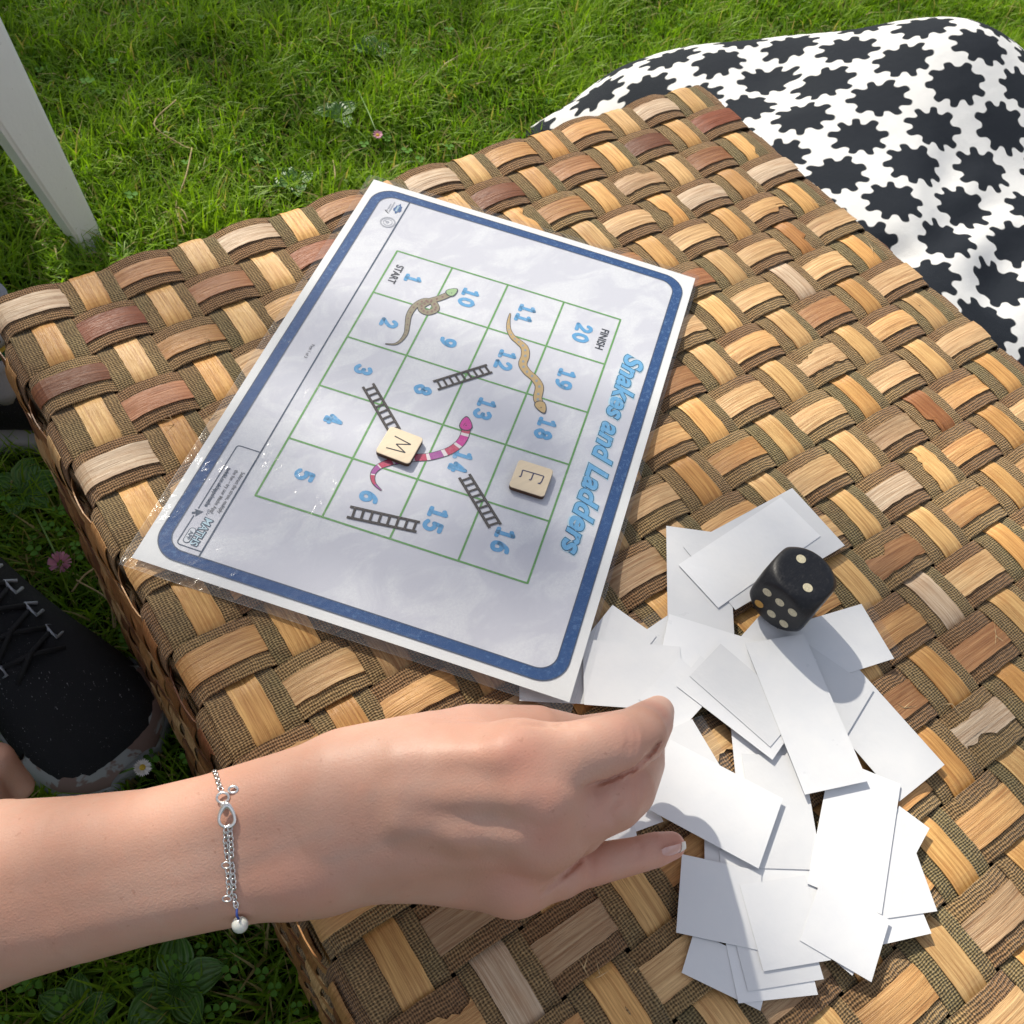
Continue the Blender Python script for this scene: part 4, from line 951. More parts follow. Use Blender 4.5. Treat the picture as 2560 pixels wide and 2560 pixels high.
def pip(face, a, b, mat=PIP):
    N_ = {'T': (0, 0, 1), 'B': (0, 0, -1), 'L': (-1, 0, 0), 'R': (1, 0, 0), 'F': (0, -1, 0), 'K': (0, 1, 0)}[face]
    U = {'T': (1, 0, 0), 'B': (1, 0, 0), 'L': (0, -1, 0), 'R': (0, 1, 0), 'F': (1, 0, 0), 'K': (1, 0, 0)}[face]
    n_, u = Vector(N_), Vector(U); v = n_.cross(u); c = n_ * (S_ / 2) + u * a + v * b; r = .00245
    vs = [c + n_ * .00012] + [c + n_ * .00012 + (u * math.cos(t) + v * math.sin(t)) * r * .93 for t in [k * math.pi / 12 for k in range(24)]] + [c - n_ * .0003 + (u * math.cos(t) + v * math.sin(t)) * r for t in [k * math.pi / 12 for k in range(24)]]
    fs = [(0, 1 + k, 1 + (k + 1) % 24) for k in range(24)] + [(1 + k, 25 + k, 25 + (k + 1) % 24, 1 + (k + 1) % 24) for k in range(24)]
    mobj('pip', vs, fs, mat, die)
for s in (1, -1): pip('T', .0054 * s, .0054 * s)
for i in (-1, 0, 1):
    for s in (-1, 1): pip('L', .0072 * i, .0056 * s, PIPO if (i == -1 and s == -1) else PIP)
pip('R', 0, 0)
for a, b in ((-1, -1), (0, 0), (1, 1)): pip('F', .006 * a, .006 * b)
for a in (-1, 1):
    for b in (-1, 1): pip('K', .006 * a, .006 * b); pip('B', .006 * a, .006 * b)
pip('B', 0, 0)
# ---------------------------------------------------------------- patterned floor cushion beyond the table
la = at(2244, 182, -.15) - at(2075, 176, -.15); lb = at(1992, 242, -.15) - at(2075, 176, -.15); org = at(2075, 176, -.15)
la, lb, org = la[:2], lb[:2], org[:2]
La = np.linalg.norm(la); ua = la / La; ub = np.array([-ua[1], ua[0]]); rowh = abs(lb @ ub) * 1.02
KP = [(.58, .40, -.335), (.70, .405, -.292), (.80, .345, -.262), (.83, .27, -.205), (.93, .18, -.165), (1.01, .12, -.175), (1.08, .04, -.25), (1.1, -.08, -.26), (1.06, -.25, -.25),
      (.62, .33, -.28), (.60, .22, -.25), (.70, .24, -.205), (.80, .15, -.15), (.90, .06, -.115), (.95, -.05, -.15), (.50, .12, -.27), (.58, .05, -.20), (.70, .05, -.16), (.5, -.05, -.215), (.6, -.1, -.165), (.72, -.08, -.15),
      (.82, -.06, -.165), (.66, -.22, -.17), (.8, -.22, -.19), (.55, -.25, -.2), (.48, -.3, -.24), (.7, -.38, -.26), (.9, -.3, -.22), (.47, .2, -.31), (.46, -.15, -.25)]
KO = [(.62, .455, -.40), (.50, .33, -.40), (.74, .475, -.40), (.86, .44, -.40), (.93, .36, -.40), (1.02, .30, -.40), (1.12, .22, -.40), (1.19, .12, -.40), (1.22, -.08, -.40), (1.2, -.3, -.40), (1.0, -.48, -.40), (.75, -.56, -.40), (.5, -.5, -.40),
      (.425, .22, -.40), (.42, .05, -.36), (.42, -.15, -.34), (.42, -.35, -.38), (.40, .36, -.42), (.9, .55, -.45), (1.3, .3, -.45), (1.3, -.5, -.45)]
K_ = np.array(KP + KO)
def tps(r): return r * r * np.log(r + 1e-9)
Dm = np.linalg.norm(K_[:, None, :2] - K_[None, :, :2], axis=2); n_ = len(K_)
A_ = np.zeros((n_ + 3, n_ + 3)); A_[:n_, :n_] = tps(Dm) + np.eye(n_) * .0006; A_[:n_, n_] = 1; A_[:n_, n_ + 1:] = K_[:, :2]; A_[n_:, :n_] = A_[:n_, n_:].T
cf = np.linalg.solve(A_, np.r_[K_[:, 2], 0, 0, 0])
gx, gy = np.meshgrid(np.linspace(.40, 1.30, 150), np.linspace(-.58, .56, 180), indexing='ij')
Dg = np.hypot(gx[..., None] - K_[:, 0], gy[..., None] - K_[:, 1]); gz = (tps(Dg) @ cf[:n_]) + cf[n_] + cf[n_ + 1] * gx + cf[n_ + 2] * gy
def groove(p, q, depth, wid):
    global gz
    a, b = at(*p)[:2], at(*q)[:2]; ab = b - a; t_ = np.clip(((gx - a[0]) * ab[0] + (gy - a[1]) * ab[1]) / (ab @ ab), 0, 1)
    d = np.hypot(gx - a[0] - t_ * ab[0], gy - a[1] - t_ * ab[1]); gz = gz - depth * np.exp(-(d / wid) ** 2) * np.sin(np.pi * np.clip(t_ * .9 + .08, 0, 1))
groove((2300, 640, -.17), (2520, 470, -.16), .017, .022); groove((2330, 560, -.16), (2420, 330, -.14), .012, .022)
groove((2440, 800, -.18), (2560, 560, -.16), .018, .028); groove((1900, 110, -.2), (1980, 300, -.18), .016, .03)
groove((1500, 300, -.28), (1800, 330, -.22), .012, .02); groove((2150, 650, -.17), (2300, 640, -.17), .012, .018)
for i_ in range(150):
    for j_ in range(180): gz[i_, j_] += .006 * noise.noise((gx[i_, j_] * 7, gy[i_, j_] * 7, 2)) + .0025 * noise.noise((gx[i_, j_] * 22, gy[i_, j_] * 15, 7))
rel = np.stack([gx - org[0], gy - org[1]], -1)
slope = 1.0
cu_ = (rel @ ua) / La; cv_ = (rel @ ub) / (2 * rowh)
# follow the cloth on its slopes: stretch the print with the height
cu_ = cu_ + (gz + .15) * .9 / La * .0; cv_ = cv_ + (gz + .15) * .0
gv = np.stack([gx, gy, gz], -1).reshape(-1, 3)
fc = np.array(gridfaces(150, 180)); keep = (gv[fc][:, :, 2] > -.388).any(1); fc = fc[keep]
used_, inv_ = np.unique(fc, return_inverse=True); gv2 = gv[used_]; fc2 = inv_.reshape(fc.shape); uv2 = np.stack([cu_, cv_], -1).reshape(-1, 2)[used_]
t = Nt("splat_print_cloth"); uvn = t.n("TexCoord").outputs['UV']; sx = t.n("SeparateXYZ"); wv = t.n("VectorMath", operation='ADD'); nn = t.n("TexNoise"); nn.inputs['Scale'].default_value = 1.1; t.l(uvn, nn.inputs['Vector'])
s2_ = t.n("VectorMath", operation='SCALE'); s2_.inputs['Scale'].default_value = .22; t.l(nn.outputs['Color'], s2_.inputs[0]); t.l(uvn, wv.inputs[0]); t.l(s2_.outputs[0], wv.inputs[1]); t.l(wv.outputs[0], sx.inputs[0])
fields = []
for off in (0.0, .5):
    fu = t.math('SUBTRACT', t.math('FRACT', t.math('ADD', sx.outputs[0], off - .11)), .5); fv = t.math('MULTIPLY', t.math('SUBTRACT', t.math('FRACT', t.math('ADD', sx.outputs[1], off - .11)), .5), 2 * rowh / La)
    r_ = t.math('SQRT', t.math('ADD', t.math('MULTIPLY', fu, fu), t.math('MULTIPLY', fv, fv))); th_ = t.math('ARCTAN2', fv, fu)
    cs_ = t.math('SINE', t.math('MULTIPLY_ADD', th_, 9.0, off * 5))
    th2 = t.math('MULTIPLY', t.math('ARCTANGENT', t.math('MULTIPLY', cs_, 2.8)), .043)
    edge = t.math('ADD', t.math('MULTIPLY_ADD', t.math('COSINE', t.math('MULTIPLY', th_, 2.0)), .02, .328), th2)
    fields.append(t.math('MULTIPLY_ADD', t.math('SUBTRACT', edge, r_), 60.0, .5))
ink_ = t.math('MINIMUM', t.math('MAXIMUM', t.math('MAXIMUM', fields[0], fields[1]), 0.0), 1.0)
gp = t.n("NewGeometry").outputs['Position']; fb = t.noise(gp, 1400, 2, .7); fl = t.noise(gp, 35, 3)
t.bsdf(t.mix(ink_, t.mix(fl, (.70, .71, .72), (.78, .78, .77)), t.mix(fb, (.007, .011, .018), (.014, .019, .029))), .85, Sheen_Weight=.0, Specular_IOR_Level=.25)
t.bump(t.math('ADD', fb, t.math('MULTIPLY', fl, 3.0)), .0012, .6)
cush = mobj('floor_cushion', gv2, fc2, t.m, None, smooth=True, uv=uv2, label='big soft floor cushion with dark splat shapes on white cloth, beyond the table', cat='cushion')

# ---------------------------------------------------------------- white garden chair (one leg is in the picture)
t = Nt("chair_white"); g = t.n("NewGeometry").outputs['Position']; a = t.noise(t.mapping(g, (60, 60, 14)), 1, 5, .7); b = t.noise(g, 260, 4, .7)
t.bsdf(t.mix(t.math('MULTIPLY', t.ramp(b, (.64, 0), (.76, 1)), t.ramp(a, (.4, 0), (.6, .8))), t.mix(a, (.74, .76, .78), (.80, .82, .83)), (.30, .29, .27)), .5); t.bump(b, .0006, .5)
WHT = t.m
chair = empty('garden_chair', (-.2, .6, GZ), label='white painted garden chair with tapered legs, one leg standing behind the table', cat='chair')
def cput(o): o.parent = chair; o.location = (0.2, -.6, -GZ); return o
def prism(a, b, ha, hb, u, v, name='leg', bev=.18):
    a, b, u, v = [np.array(x, float) for x in (a, b, u, v)]; V = []; n = 0
    for c, (hu, hv) in ((a, ha), (b, hb)):
        ring = [(hu, hv * (1 - bev)), (hu * (1 - bev), hv), (-hu * (1 - bev), hv), (-hu, hv * (1 - bev)), (-hu, -hv * (1 - bev)), (-hu * (1 - bev), -hv), (hu * (1 - bev), -hv), (hu, -hv * (1 - bev))]; n = 8
        V += [c + u * x + v * y for x, y in ring]
    F = [(k, (k + 1) % n, n + (k + 1) % n, n + k) for k in range(n)] + [tuple(range(n))[::-1], tuple(range(n, 2 * n))]
    return cput(mobj(name, V, F, WHT, None))
prism((.027, .445, GZ), (-.052, .545, .06), (.0140, .0090), (.050, .014), (.80, .50, .35), (-.5, .86, 0))
prism((-.50, .445, GZ), (-.44, .545, .06), (.0115, .0085), (.030, .012), (.80, -.50, .35), (.5, .86, 0))
prism((.030, .93, GZ), (-.050, .86, .06), (.0115, .0085), (.030, .012), (.80, -.50, .35), (.5, .86, 0))
prism((-.50, .93, GZ), (-.44, .86, .06), (.0115, .0085), (.030, .012), (.80, .50, .35), (-.5, .86, 0))
prism((-.245, .49, .062), (-.245, .90, .055), (.235, .011), (.22, .011), (1, 0, 0), (0, 0, 1), 'seat')
prism((-.245, .90, .07), (-.245, .99, .46), (.215, .010), (.19, .010), (1, 0, 0), (0, 1, 0), 'backrest')
for s in (-1, 1): prism((-.245 + s * .235, .55, .235), (-.245 + s * .225, .93, .26), (.022, .009), (.02, .009), (1, 0, 0), (0, 0, 1), 'armrest'); prism((-.245 + s * .235, .57, .06), (-.245 + s * .235, .57, .23), (.02, .01), (.02, .01), (0, 1, 0), (1, 0, 0), 'arm_post')

# ---------------------------------------------------------------- the seated child in black shoes
SKIN = skin_material("skin"); SKIN2 = skin_material("skin_brown", (.40, .225, .155))
def cloth_mat(name, c, fine=900):
    t = Nt(name); g = t.n("NewGeometry").outputs['Position']; a = t.noise(g, fine, 2, .7); b = t.noise(g, 25, 3)
    t.bsdf(t.mix(b, tuple(x * .8 for x in c), c), .9, Specular_IOR_Level=.15); t.bump(a, .0006, .8); return t.m
child = empty('person', (-.2, .45, GZ), label='seated child with grey sports socks and worn black lace-up shoes left of the table', cat='person')
def kput(o, par=child): o.parent = par; o.location = Vector(par.location) * -1; return o
def capsules(S, L, k): 
    for a, b, ra, rb in L: S.cone(a, b, ra, rb, k)
A1, A2 = (-.212, .085, -.285), (-.110, .243, -.266)       # ankles
K1, K2 = (-.262, .245, .075), (-.165, .335, .085)          # knees
HP1, HP2 = (-.33, .62, .13), (-.20, .63, .13)
CH, NK, HD = (-.315, .64, .36), (-.335, .60, .50), (-.345, .565, .63)
S1 = Sdf((-.62, -.02, -.36), (.10, .95, .78), .006)
capsules(S1, [(A1, K1, .026, .044), (A2, K2, .026, .044), (K1, HP1, .048, .068), (K2, HP2, .048, .068)], .02)
for A__, K__ in ((A1, K1), (A2, K2)):
    a, b = np.array(A__), np.array(K__); m = a + (b - a) * .62 + np.array([0, .012, 0]); S1.cone(m, a + (b - a) * .8, .042, .044, .02)
capsules(S1, [(CH, NK, .09, .036), ((-.27, .64, .15), CH, .10, .105), (NK, HD, .038, .05)], .03)
S1.ell(HD, (.068, .085, .100), .02); S1.ell((-.345, .485, .612), (.012, .018, .016), .012)          # skull, nose
S1.ell((-.345, .500, .575), (.032, .03, .03), .02)                                                  # chin
for s in (-1, 1): S1.ell((-.345 + s * .070, .575, .625), (.010, .018, .026), .008); S1.ell((-.345 + s * .028, .487, .640), (.014, .009, .009), .004, cut=True)
S1.ell((-.345, .478, .588), (.020, .006, .004), .002, cut=True)
SH1, SH2 = (-.47, .62, .43), (-.17, .63, .42); EL1, EL2 = (-.53, .50, .23), (-.115, .50, .22); WR1, WR2 = (-.37, .33, .145), (-.185, .385, .150)
capsules(S1, [(SH1, EL1, .042, .032), (EL1, WR1, .031, .022), (SH2, EL2, .042, .032), (EL2, WR2, .031, .022)], .015)
for W_, dx in ((WR1, .10), (WR2, -.04)):
    w_ = np.array(W_); S1.cone(w_, w_ + (dx * .5, -.05, -.005), .022, .024, .01)
    for q in range(4): b_ = w_ + (dx * .5 + (q - 1.5) * .018, -.06, -.004); S1.cone(b_, b_ + (0, -.045 + .006 * abs(q - 1.5), -.012), .0095, .008, .006)
    b_ = w_ + (dx * .3 + (.03 if dx < 0 else -.03), -.03, 0); S1.cone(b_, b_ + ((.02 if dx < 0 else -.02), -.035, -.01), .0105, .0085, .008)
S1.blur(1); v, f = S1.mesh(); kput(mobj('body', v, f, SKIN2, None, smooth=True))
SC = Sdf((-.62, .35, .05), (.0, .85, .56), .006)
capsules(SC, [((-.27, .64, .15), (-.315, .64, .36), .125, .118), ((-.315, .64, .36), (-.33, .61, .46), .118, .058), (SH1, (-.51, .55, .33), .052, .052), (SH2, (-.135, .55, .32), .052, .052), ((-.45, .625, .42), (-.19, .63, .42), .06, .06)], .03)
SC.blur(1); v, f = SC.mesh(); kput(mobj('shirt', v, f, cloth_mat('shirt_blue', (.10, .16, .30)), None, smooth=True))
SP = Sdf((-.48, .25, .0), (-.05, .80, .26), .006)
capsules(SP, [((-.27, .64, .14), (-.27, .66, .16), .118, .115), ((-.295, .40, .095), HP1, .068, .085), ((-.178, .45, .10), HP2, .066, .085)], .03)
SP.blur(1); v, f = SP.mesh(); kput(mobj('shorts', v, f, cloth_mat('shorts_grey', (.08, .08, .09)), None, smooth=True))
SH_ = Sdf((-.46, .45, .50), (-.23, .70, .78), .006); SH_.ell((-.345, .580, .645), (.076, .090, .100), .01); SH_.ell((-.345, .475, .59), (.07, .055, .085), .012, cut=True)
v, f = SH_.mesh(); kput(mobj('hair', v, f, cloth_mat('hair_brown', (.05, .028, .015), 300), None, smooth=True))
# socks: a lofted sleeve with bands in the colours of the photograph
def loft(name, rings, mat, par, closed_ends=True, smooth=True):
    n = len(rings[0]); V = [p for r in rings for p in r]; F = [(i * n + k, i * n + (k + 1) % n, (i + 1) * n + (k + 1) % n, (i + 1) * n + k) for i in range(len(rings) - 1) for k in range(n)]
    if closed_ends: F += [tuple(range(n))[::-1], tuple(range((len(rings) - 1) * n, len(rings) * n))]
    return kput(mobj(name, V, F, mat, None, smooth=smooth), par)
def ring_at(c, r, ax, n=20, ry=1.0):
    ax = Vector(ax).normalized(); u = ax.orthogonal().normalized(); w_ = ax.cross(u); return [tuple(Vector(c) + (u * math.cos(2 * math.pi * k / n) + w_ * math.sin(2 * math.pi * k / n) * ry) * r * (1 + .02 * math.sin(k * 3.1))) for k in range(n)]
SOCK = cloth_mat('sock_grey', (.36, .38, .42)); SYEL = cloth_mat('sock_yellow', (.48, .38, .08)); SGRN = cloth_mat('sock_green', (.02, .13, .06))
for A__, K__ in ((A1, K1), (A2, K2)):
    a, b = np.array(A__), np.array(K__); d = (b - a) / np.linalg.norm(b - a)
    for nm, t0, t1, m in (('sock', -.03, .012, SOCK), ('sock_stripe', .012, .018, SGRN), ('sock_stripe', .018, .023, SYEL), ('sock_cuff', .023, .052, SOCK)):
        rr = [ring_at(a + d * (t0 + (t1 - t0) * q / 4), .0315 + .0015 * math.sin(q * 2) + .002 * (t0 > .02), d) for q in range(5)]; loft(nm, rr, m, child)
# shoes
def shoe_mats():
    t = Nt("shoe_black"); g = t.n("TexCoord").outputs['Object']; a = t.noise(t.mapping(g, (900, 260, 900)), 1, 2, .6); b = t.noise(g, 18, 2); w = t.noise(t.mapping(g, (1500, 1500, 500)), 1, 2)
    sp = t.math('MULTIPLY', t.ramp(a, (.68, 0), (.72, 1)), t.ramp(b, (.40, 0), (.55, 1)))
    t.bsdf(t.mix(sp, (.012, .013, .016), (.26, .26, .28)), .7, Specular_IOR_Level=.3); t.bump(w, .0008, .8)
    u = Nt("shoe_toe_cap"); g = u.n("TexCoord").outputs['Object']; b = u.noise(g, 30, 4, .6, .6)
    u.bsdf(u.mix(u.ramp(b, (.47, 0), (.50, 1)), (.30, .32, .32), (.20, .135, .115)), .7); u.bump(b, .002, .6)
    return t.m, u.m
SHB, SHT = shoe_mats(); SOLE = cloth_mat('shoe_sole', (.34, .36, .37), 200); LACE = plain('lace_black', (.01, .01, .012), .8); LOOP = plain('loop_silver', (.42, .45, .50), .5)
def shoe(heel, toe, ankle, label):
    heel, toe = np.array(heel, float), np.array(toe, float); ax = toe - heel; L = np.linalg.norm(ax[:2]); ux = np.array([ax[0], ax[1], 0]) / L; uy = np.array([-ux[1], ux[0], 0]); z0 = GZ + .012
    root = empty('shoe', (heel[0], heel[1], GZ)); root.parent = child; root.location = Vector((heel[0], heel[1], GZ)) - Vector(child.location); root['label'] = label
    st = [(0, .030, .060), (.06, .034, .078), (.16, .036, .092), (.28, .036, .098), (.38, .037, .090), (.50, .040, .074), (.62, .045, .060), (.74, .050, .052), (.84, .0515, .046), (.92, .047, .038), (.97, .037, .030), (1.0, .019, .020)]
    def ring(s, hw, h, n=24, z=0, flat=0):
        out = []
        for k in range(n):
            a = 2 * math.pi * k / n; c, sn = math.cos(a), math.sin(a); y = hw * math.copysign(abs(c) ** .72, c); zz = h * (math.copysign(abs(sn) ** .8, sn) * .5 + .5)
            y *= 1 - .25 * max(0, zz / h - .45) * (1 if s > .6 else 1.9)
            out.append(ux * s * L + uy * y + np.array([0, 0, .016 + z + zz]))
        return out
    def local(name, rings, m, ends=True):
        n = len(rings[0]); V = [p for r in rings for p in r]; F = [(i * n + q, i * n + (q + 1) % n, (i + 1) * n + (q + 1) % n, (i + 1) * n + q) for i in range(len(rings) - 1) for q in range(n)] + ([tuple(range(n))[::-1], tuple(range((len(rings) - 1) * n, len(rings) * n))] if ends else [])
        return mobj(name, V, F, m, root, smooth=True)
    def interp(s):
        for (a, wa, ha), (b, wb, hb) in zip(st, st[1:]):
            if s <= b: q = (s - a) / (b - a); return wa + (wb - wa) * q, ha + (hb - ha) * q
        return st[-1][1:]
    local('upper', [ring(i / 40, *interp(i / 40)) for i in range(1, 41)], SHB)
    so = []
    for z, e in ((0, .0015), (.006, .0035), (.020, .0035), (.024, .001)):
        so.append([ux * (s * L + (.004 if s > .9 else -.004 if s < .05 else 0)) + uy * sd * (interp(s)[0] + e) + np.array([0, 0, z]) for sd, seq in ((1, [i / 20 for i in range(21)]), (-1, [i / 20 for i in range(20, -1, -1)])) for s in seq])
    local('sole', so, SOLE)
    cap = [[p + np.array([0, 0, 0]) + (p - (ux * s * L + np.array([0, 0, .03]))) * .07 + ux * .0035 * max(0, s - .9) * 10 for p in ring(s, interp(s)[0], interp(s)[1] * .86)] for s in [.79 + .212 * i / 9 for i in range(10)]]
    cap = [[p + ux * (.012 * math.sin(10 * k / 24 * math.pi) if i == 0 else 0) for k, p in enumerate(r)] for i, r in enumerate(cap)]
    local('toe_cap', cap, SHT, False)
    for i, s in enumerate((.40, .475, .55, .625)):
        w_, h = interp(s); tops = .016 + h
        prv = None
        for sd in (-1, 1):
            c = ux * s * L + uy * sd * .021 + np.array([0, 0, tops - .004])
            tube([tuple(c + uy * sd * .006 + ux * .004 - np.array([0, 0, .003])), tuple(c + ux * .007 + np.array([0, 0, .0016])), tuple(c - uy * sd * .001 + np.array([0, 0, .0032])), tuple(c - ux * .007 + np.array([0, 0, .0016])), tuple(c + uy * sd * .007 - ux * .004 - np.array([0, 0, .003]))], .0014, LOOP, 'lace_loop', root)
        a, b = ux * (s * L) - uy * .020 + np.array([0, 0, tops - .002]), ux * ((s + .06) * L) + uy * .020 + np.array([0, 0, 0.016 + interp(s + .06)[1] - .002])
        tube([tuple(a), tuple((a + b) / 2 + np.array([0, 0, .006])), tuple(b)], .002, LACE, 'lace', root)
        a2, b2 = ux * (s * L) + uy * .020 + np.array([0, 0, tops - .002]), ux * ((s + .06) * L) - uy * .020 + np.array([0, 0, 0.016 + interp(s + .06)[1] - .002])
        tube([tuple(a2), tuple((a2 + b2) / 2 + np.array([0, 0, .008])), tuple(b2)], .002, LACE, 'lace', root)
    return root
shoe((-.232, .138, 0), (-.156, -.120, 0), A1, 'worn black lace-up shoe with a scuffed grey and brown toe')
shoe((-.165, .272, 0), (.040, .160, 0), A2, 'black shoe half hidden behind the corner of the table')
# ---------------------------------------------------------------- the reaching arm and hand
def pxr(r, dep): return r * dep / FPX
S = Sdf((-.272, -.452, -.065), (.074, -.222, .092), .0008)
def P(x, y, d): return atd(x, y, d)
def chain(st, k=.0):                       # one limb: tapered capsules end to end, returned as its own field
    F = Sdf.__new__(Sdf); F.__dict__.update(S.__dict__); F.f = np.full(S.f.shape, .05, np.float32)
    for (x0, y0, r0, d0), (x1, y1, r1, d1) in zip(st, st[1:]):
        F.cone(P(x0, y0, d0), P(x1, y1, d1), pxr(r0, d0), pxr(r1, d1), k)
    return F.f
def smin(a, b, k):
    h = np.maximum(k - np.abs(a - b), 0) / k; return np.minimum(a, b) - h * h * k * .25
fa = [(-760, 2395, 2500, 225, .40), (-330, 2275, 2400, 200, .392), (0, 2180, 2280, 176, .382), (207, 2128, 2260, 137, .372), (373, 2103, 2224, 128, .365), (530, 2064, 2193, 126, .36),
      (700, 2012, 2162, 126, .357), (850, 1962, 2126, 124, .355), (1000, 1925, 2110, 110, .354)]
H = smin(chain([(s[0], s[1], s[3], s[4]) for s in fa]), chain([(s[0], s[2], s[3], s[4]) for s in fa]), .006)
H = smin(H, chain([(s[0], (s[1] + s[2]) / 2, s[3] * .97, s[4]) for s in fa]), .004)
MCP = {'i': (1292, 1898, 84, .346), 'm': (1352, 1992, 86, .343), 'r': (1352, 2092, 84, .347), 'p': (1285, 2196, 84, .356)}
for key, st in (('i', [(850, 1965, 100, .356), (1080, 1905, 104, .351)]), ('m', [(860, 2020, 100, .352), (1100, 1990, 98, .347)]),
                ('r', [(860, 2085, 100, .354), (1100, 2092, 98, .350)]), ('p', [(830, 2138, 104, .360), (1060, 2166, 84, .360)])):
    H = smin(H, chain(st + [MCP[key]]), .009)
H = smin(H, chain([(950, 2040, 120, .366), (1250, 2050, 110, .366)]), .012)
H = smin(H, chain([(1000, 2120, 84, .372), (1250, 2170, 80, .370)]), .012)
th = chain([(900, 1940, 104, .366), (1180, 1853, 92, .370), (1340, 1846, 82, .379), (1452, 1846, 56, .389), (1540, 1834, 56, .396), (1590, 1820, 52, .400)])
H = smin(H, smin(th, chain([(1100, 1910, 90, .368), (1260, 1905, 80, .37)]), .01), .012)
fi = chain([MCP['i'], (1430, 1888, 79, .3475), (1545, 1862, 77, .352), (1597, 1836, 72, .360), (1626, 1806, 57, .380), (1646, 1779, 40, .3985)])
fi = smin(fi, smin(chain([(1330, 1880, 62, .3435), (1435, 1866, 58, .3450), (1548, 1842, 55, .3500)]), chain([(1335, 1925, 60, .3435), (1440, 1909, 60, .3450), (1552, 1878, 56, .3505)]), .004), .003)
fm = chain([MCP['m'], (1450, 2032, 82, .3515), (1530, 1996, 82, .354), (1562, 1970, 78, .3595), (1596, 1905, 66, .383), (1612, 1862, 50, .402)])
fm = smin(fm, chain([(1370, 2010, 64, .3445), (1462, 2034, 64, .3490), (1532, 1997, 64, .3525)]), .003)
fr = chain([MCP['r'], (1440, 2065, 74, .352), (1480, 2028, 68, .360), (1530, 1965, 56, .386), (1560, 1930, 42, .402)])
fp = chain([MCP['p'], (1400, 2180, 66, .362), (1450, 2168, 54, .366), (1480, 2162, 52, .367), (1590, 2138, 44, .372), (1640, 2124, 43, .376), (1678, 2114, 35, .380)])
# neighbours keep a crease; each finger melts into the palm
Fg = smin(smin(smin(fi, fm, .0010), fr, .0014), fp, .0012)
S.f = smin(H, Fg, .0045)
for q, r in (((1292, 1890, .342), .0082), ((1352, 1982, .340), .0082), ((1352, 2086, .344), .0082), ((1285, 2190, .353), .0078)):
    S.ell(P(*q), (r, r, r), .012)
S.cone(P(760, 2180, .356), P(800, 2180, .356), .0125, .012, .012)      # ulna head
S.blur(1)
def surf(px_, py_, back=0.0):              # the point of the arm's skin under this spot of the photograph
    d = ray(px_, py_); ts = np.arange(.28, .42, .0004); P_ = CAM + d * ts[:, None]; q = np.round((P_ - S.lo) / S.h).astype(int)
    ok = ((q >= 0) & (q < S.n)).all(1); v = np.full(len(ts), .05); v[ok] = S.f[tuple(q[ok].T)]; i = int(np.argmax(v < 0))
    if v[i] >= 0: i = int(np.argmin(np.where(ok, v, 9)))
    return P_[i] - d * back
def crease(pts, depth, wid, sink=(0,)):                # carve a soft line into the skin
    pp = [surf(a[0] + (b[0] - a[0]) * k / 5, a[1] + (b[1] - a[1]) * k / 5) for a, b in zip(pts, pts[1:]) for k in range(5)] + [surf(*pts[-1])]; m_ = len(pp)
    for i, a_, b_ in [(i, a + (a - CAM) / np.linalg.norm(a - CAM) * s_, b + (b - CAM) / np.linalg.norm(b - CAM) * s_) for s_ in sink for i, (a, b) in enumerate(zip(pp, pp[1:]))]:
        if np.linalg.norm(a_ - b_) > .012: continue
        sl, (X, Y, Z) = S.box([a_, b_], .006); ab = b_ - a_; t = np.clip(((X - a_[0]) * ab[0] + (Y - a_[1]) * ab[1] + (Z - a_[2]) * ab[2]) / (ab @ ab + 1e-12), 0, 1)
        d2 = (X - a_[0] - t * ab[0])**2 + (Y - a_[1] - t * ab[1])**2 + (Z - a_[2] - t * ab[2])**2
        cr_[sl] = np.maximum(cr_[sl], depth * min(1, (i + 1) / m_ * 3, (m_ - i) / m_ * 4) * np.exp(-d2 / wid**2))
cr_ = np.zeros_like(S.f)
crease([(1451, 1969), (1520, 1950), (1587, 1921), (1630, 1880), (1650, 1852)], .0036, .00068, (0, .0009, .0018, .0027, .0036))
crease([(1275, 1809), (1370, 1813), (1450, 1812)], .0016, .0012)
crease([(1488, 2114), (1440, 2160), (1390, 2205), (1355, 2235)], .0024, .0009, (0, .0004))
crease([(1535, 2062), (1520, 2030), (1545, 2000)], .0012, .0014)
for x_, y0_, y1_ in ((1566, 1806, 1880), (1576, 1800, 1884), (1588, 1806, 1880)): crease([(x_ - 4, y0_), (x_ + 5, (y0_ + y1_) / 2), (x_, y1_)], .00045, .0009)
for x_, y0_, y1_ in ((1592, 2102, 2145), (1600, 2104, 2144), (1470, 2125, 2200), (1480, 2125, 2195)): crease([(x_ - 3, y0_), (x_ + 4, (y0_ + y1_) / 2), (x_ - 2, y1_)], .0004, .0009)
for x_, y0_, y1_ in ((1596, 1950, 2000), (1584, 1945, 2005)): crease([(x_, y0_), (x_ + 3, y1_)], .0004, .0010)
for pts in ([(1000, 1910), (1130, 1900), (1250, 1892)], [(1010, 1985), (1150, 1980), (1290, 1985)], [(1010, 2050), (1150, 2075), (1290, 2085)]):   # tendons
    q = [surf(*p, back=-.0034) for p in pts]
    for a_, b_ in zip(q, q[1:]): S.cone(a_, b_, .0026, .0030, .009)
S.f = S.f + cr_
pv, pf = S.mesh()
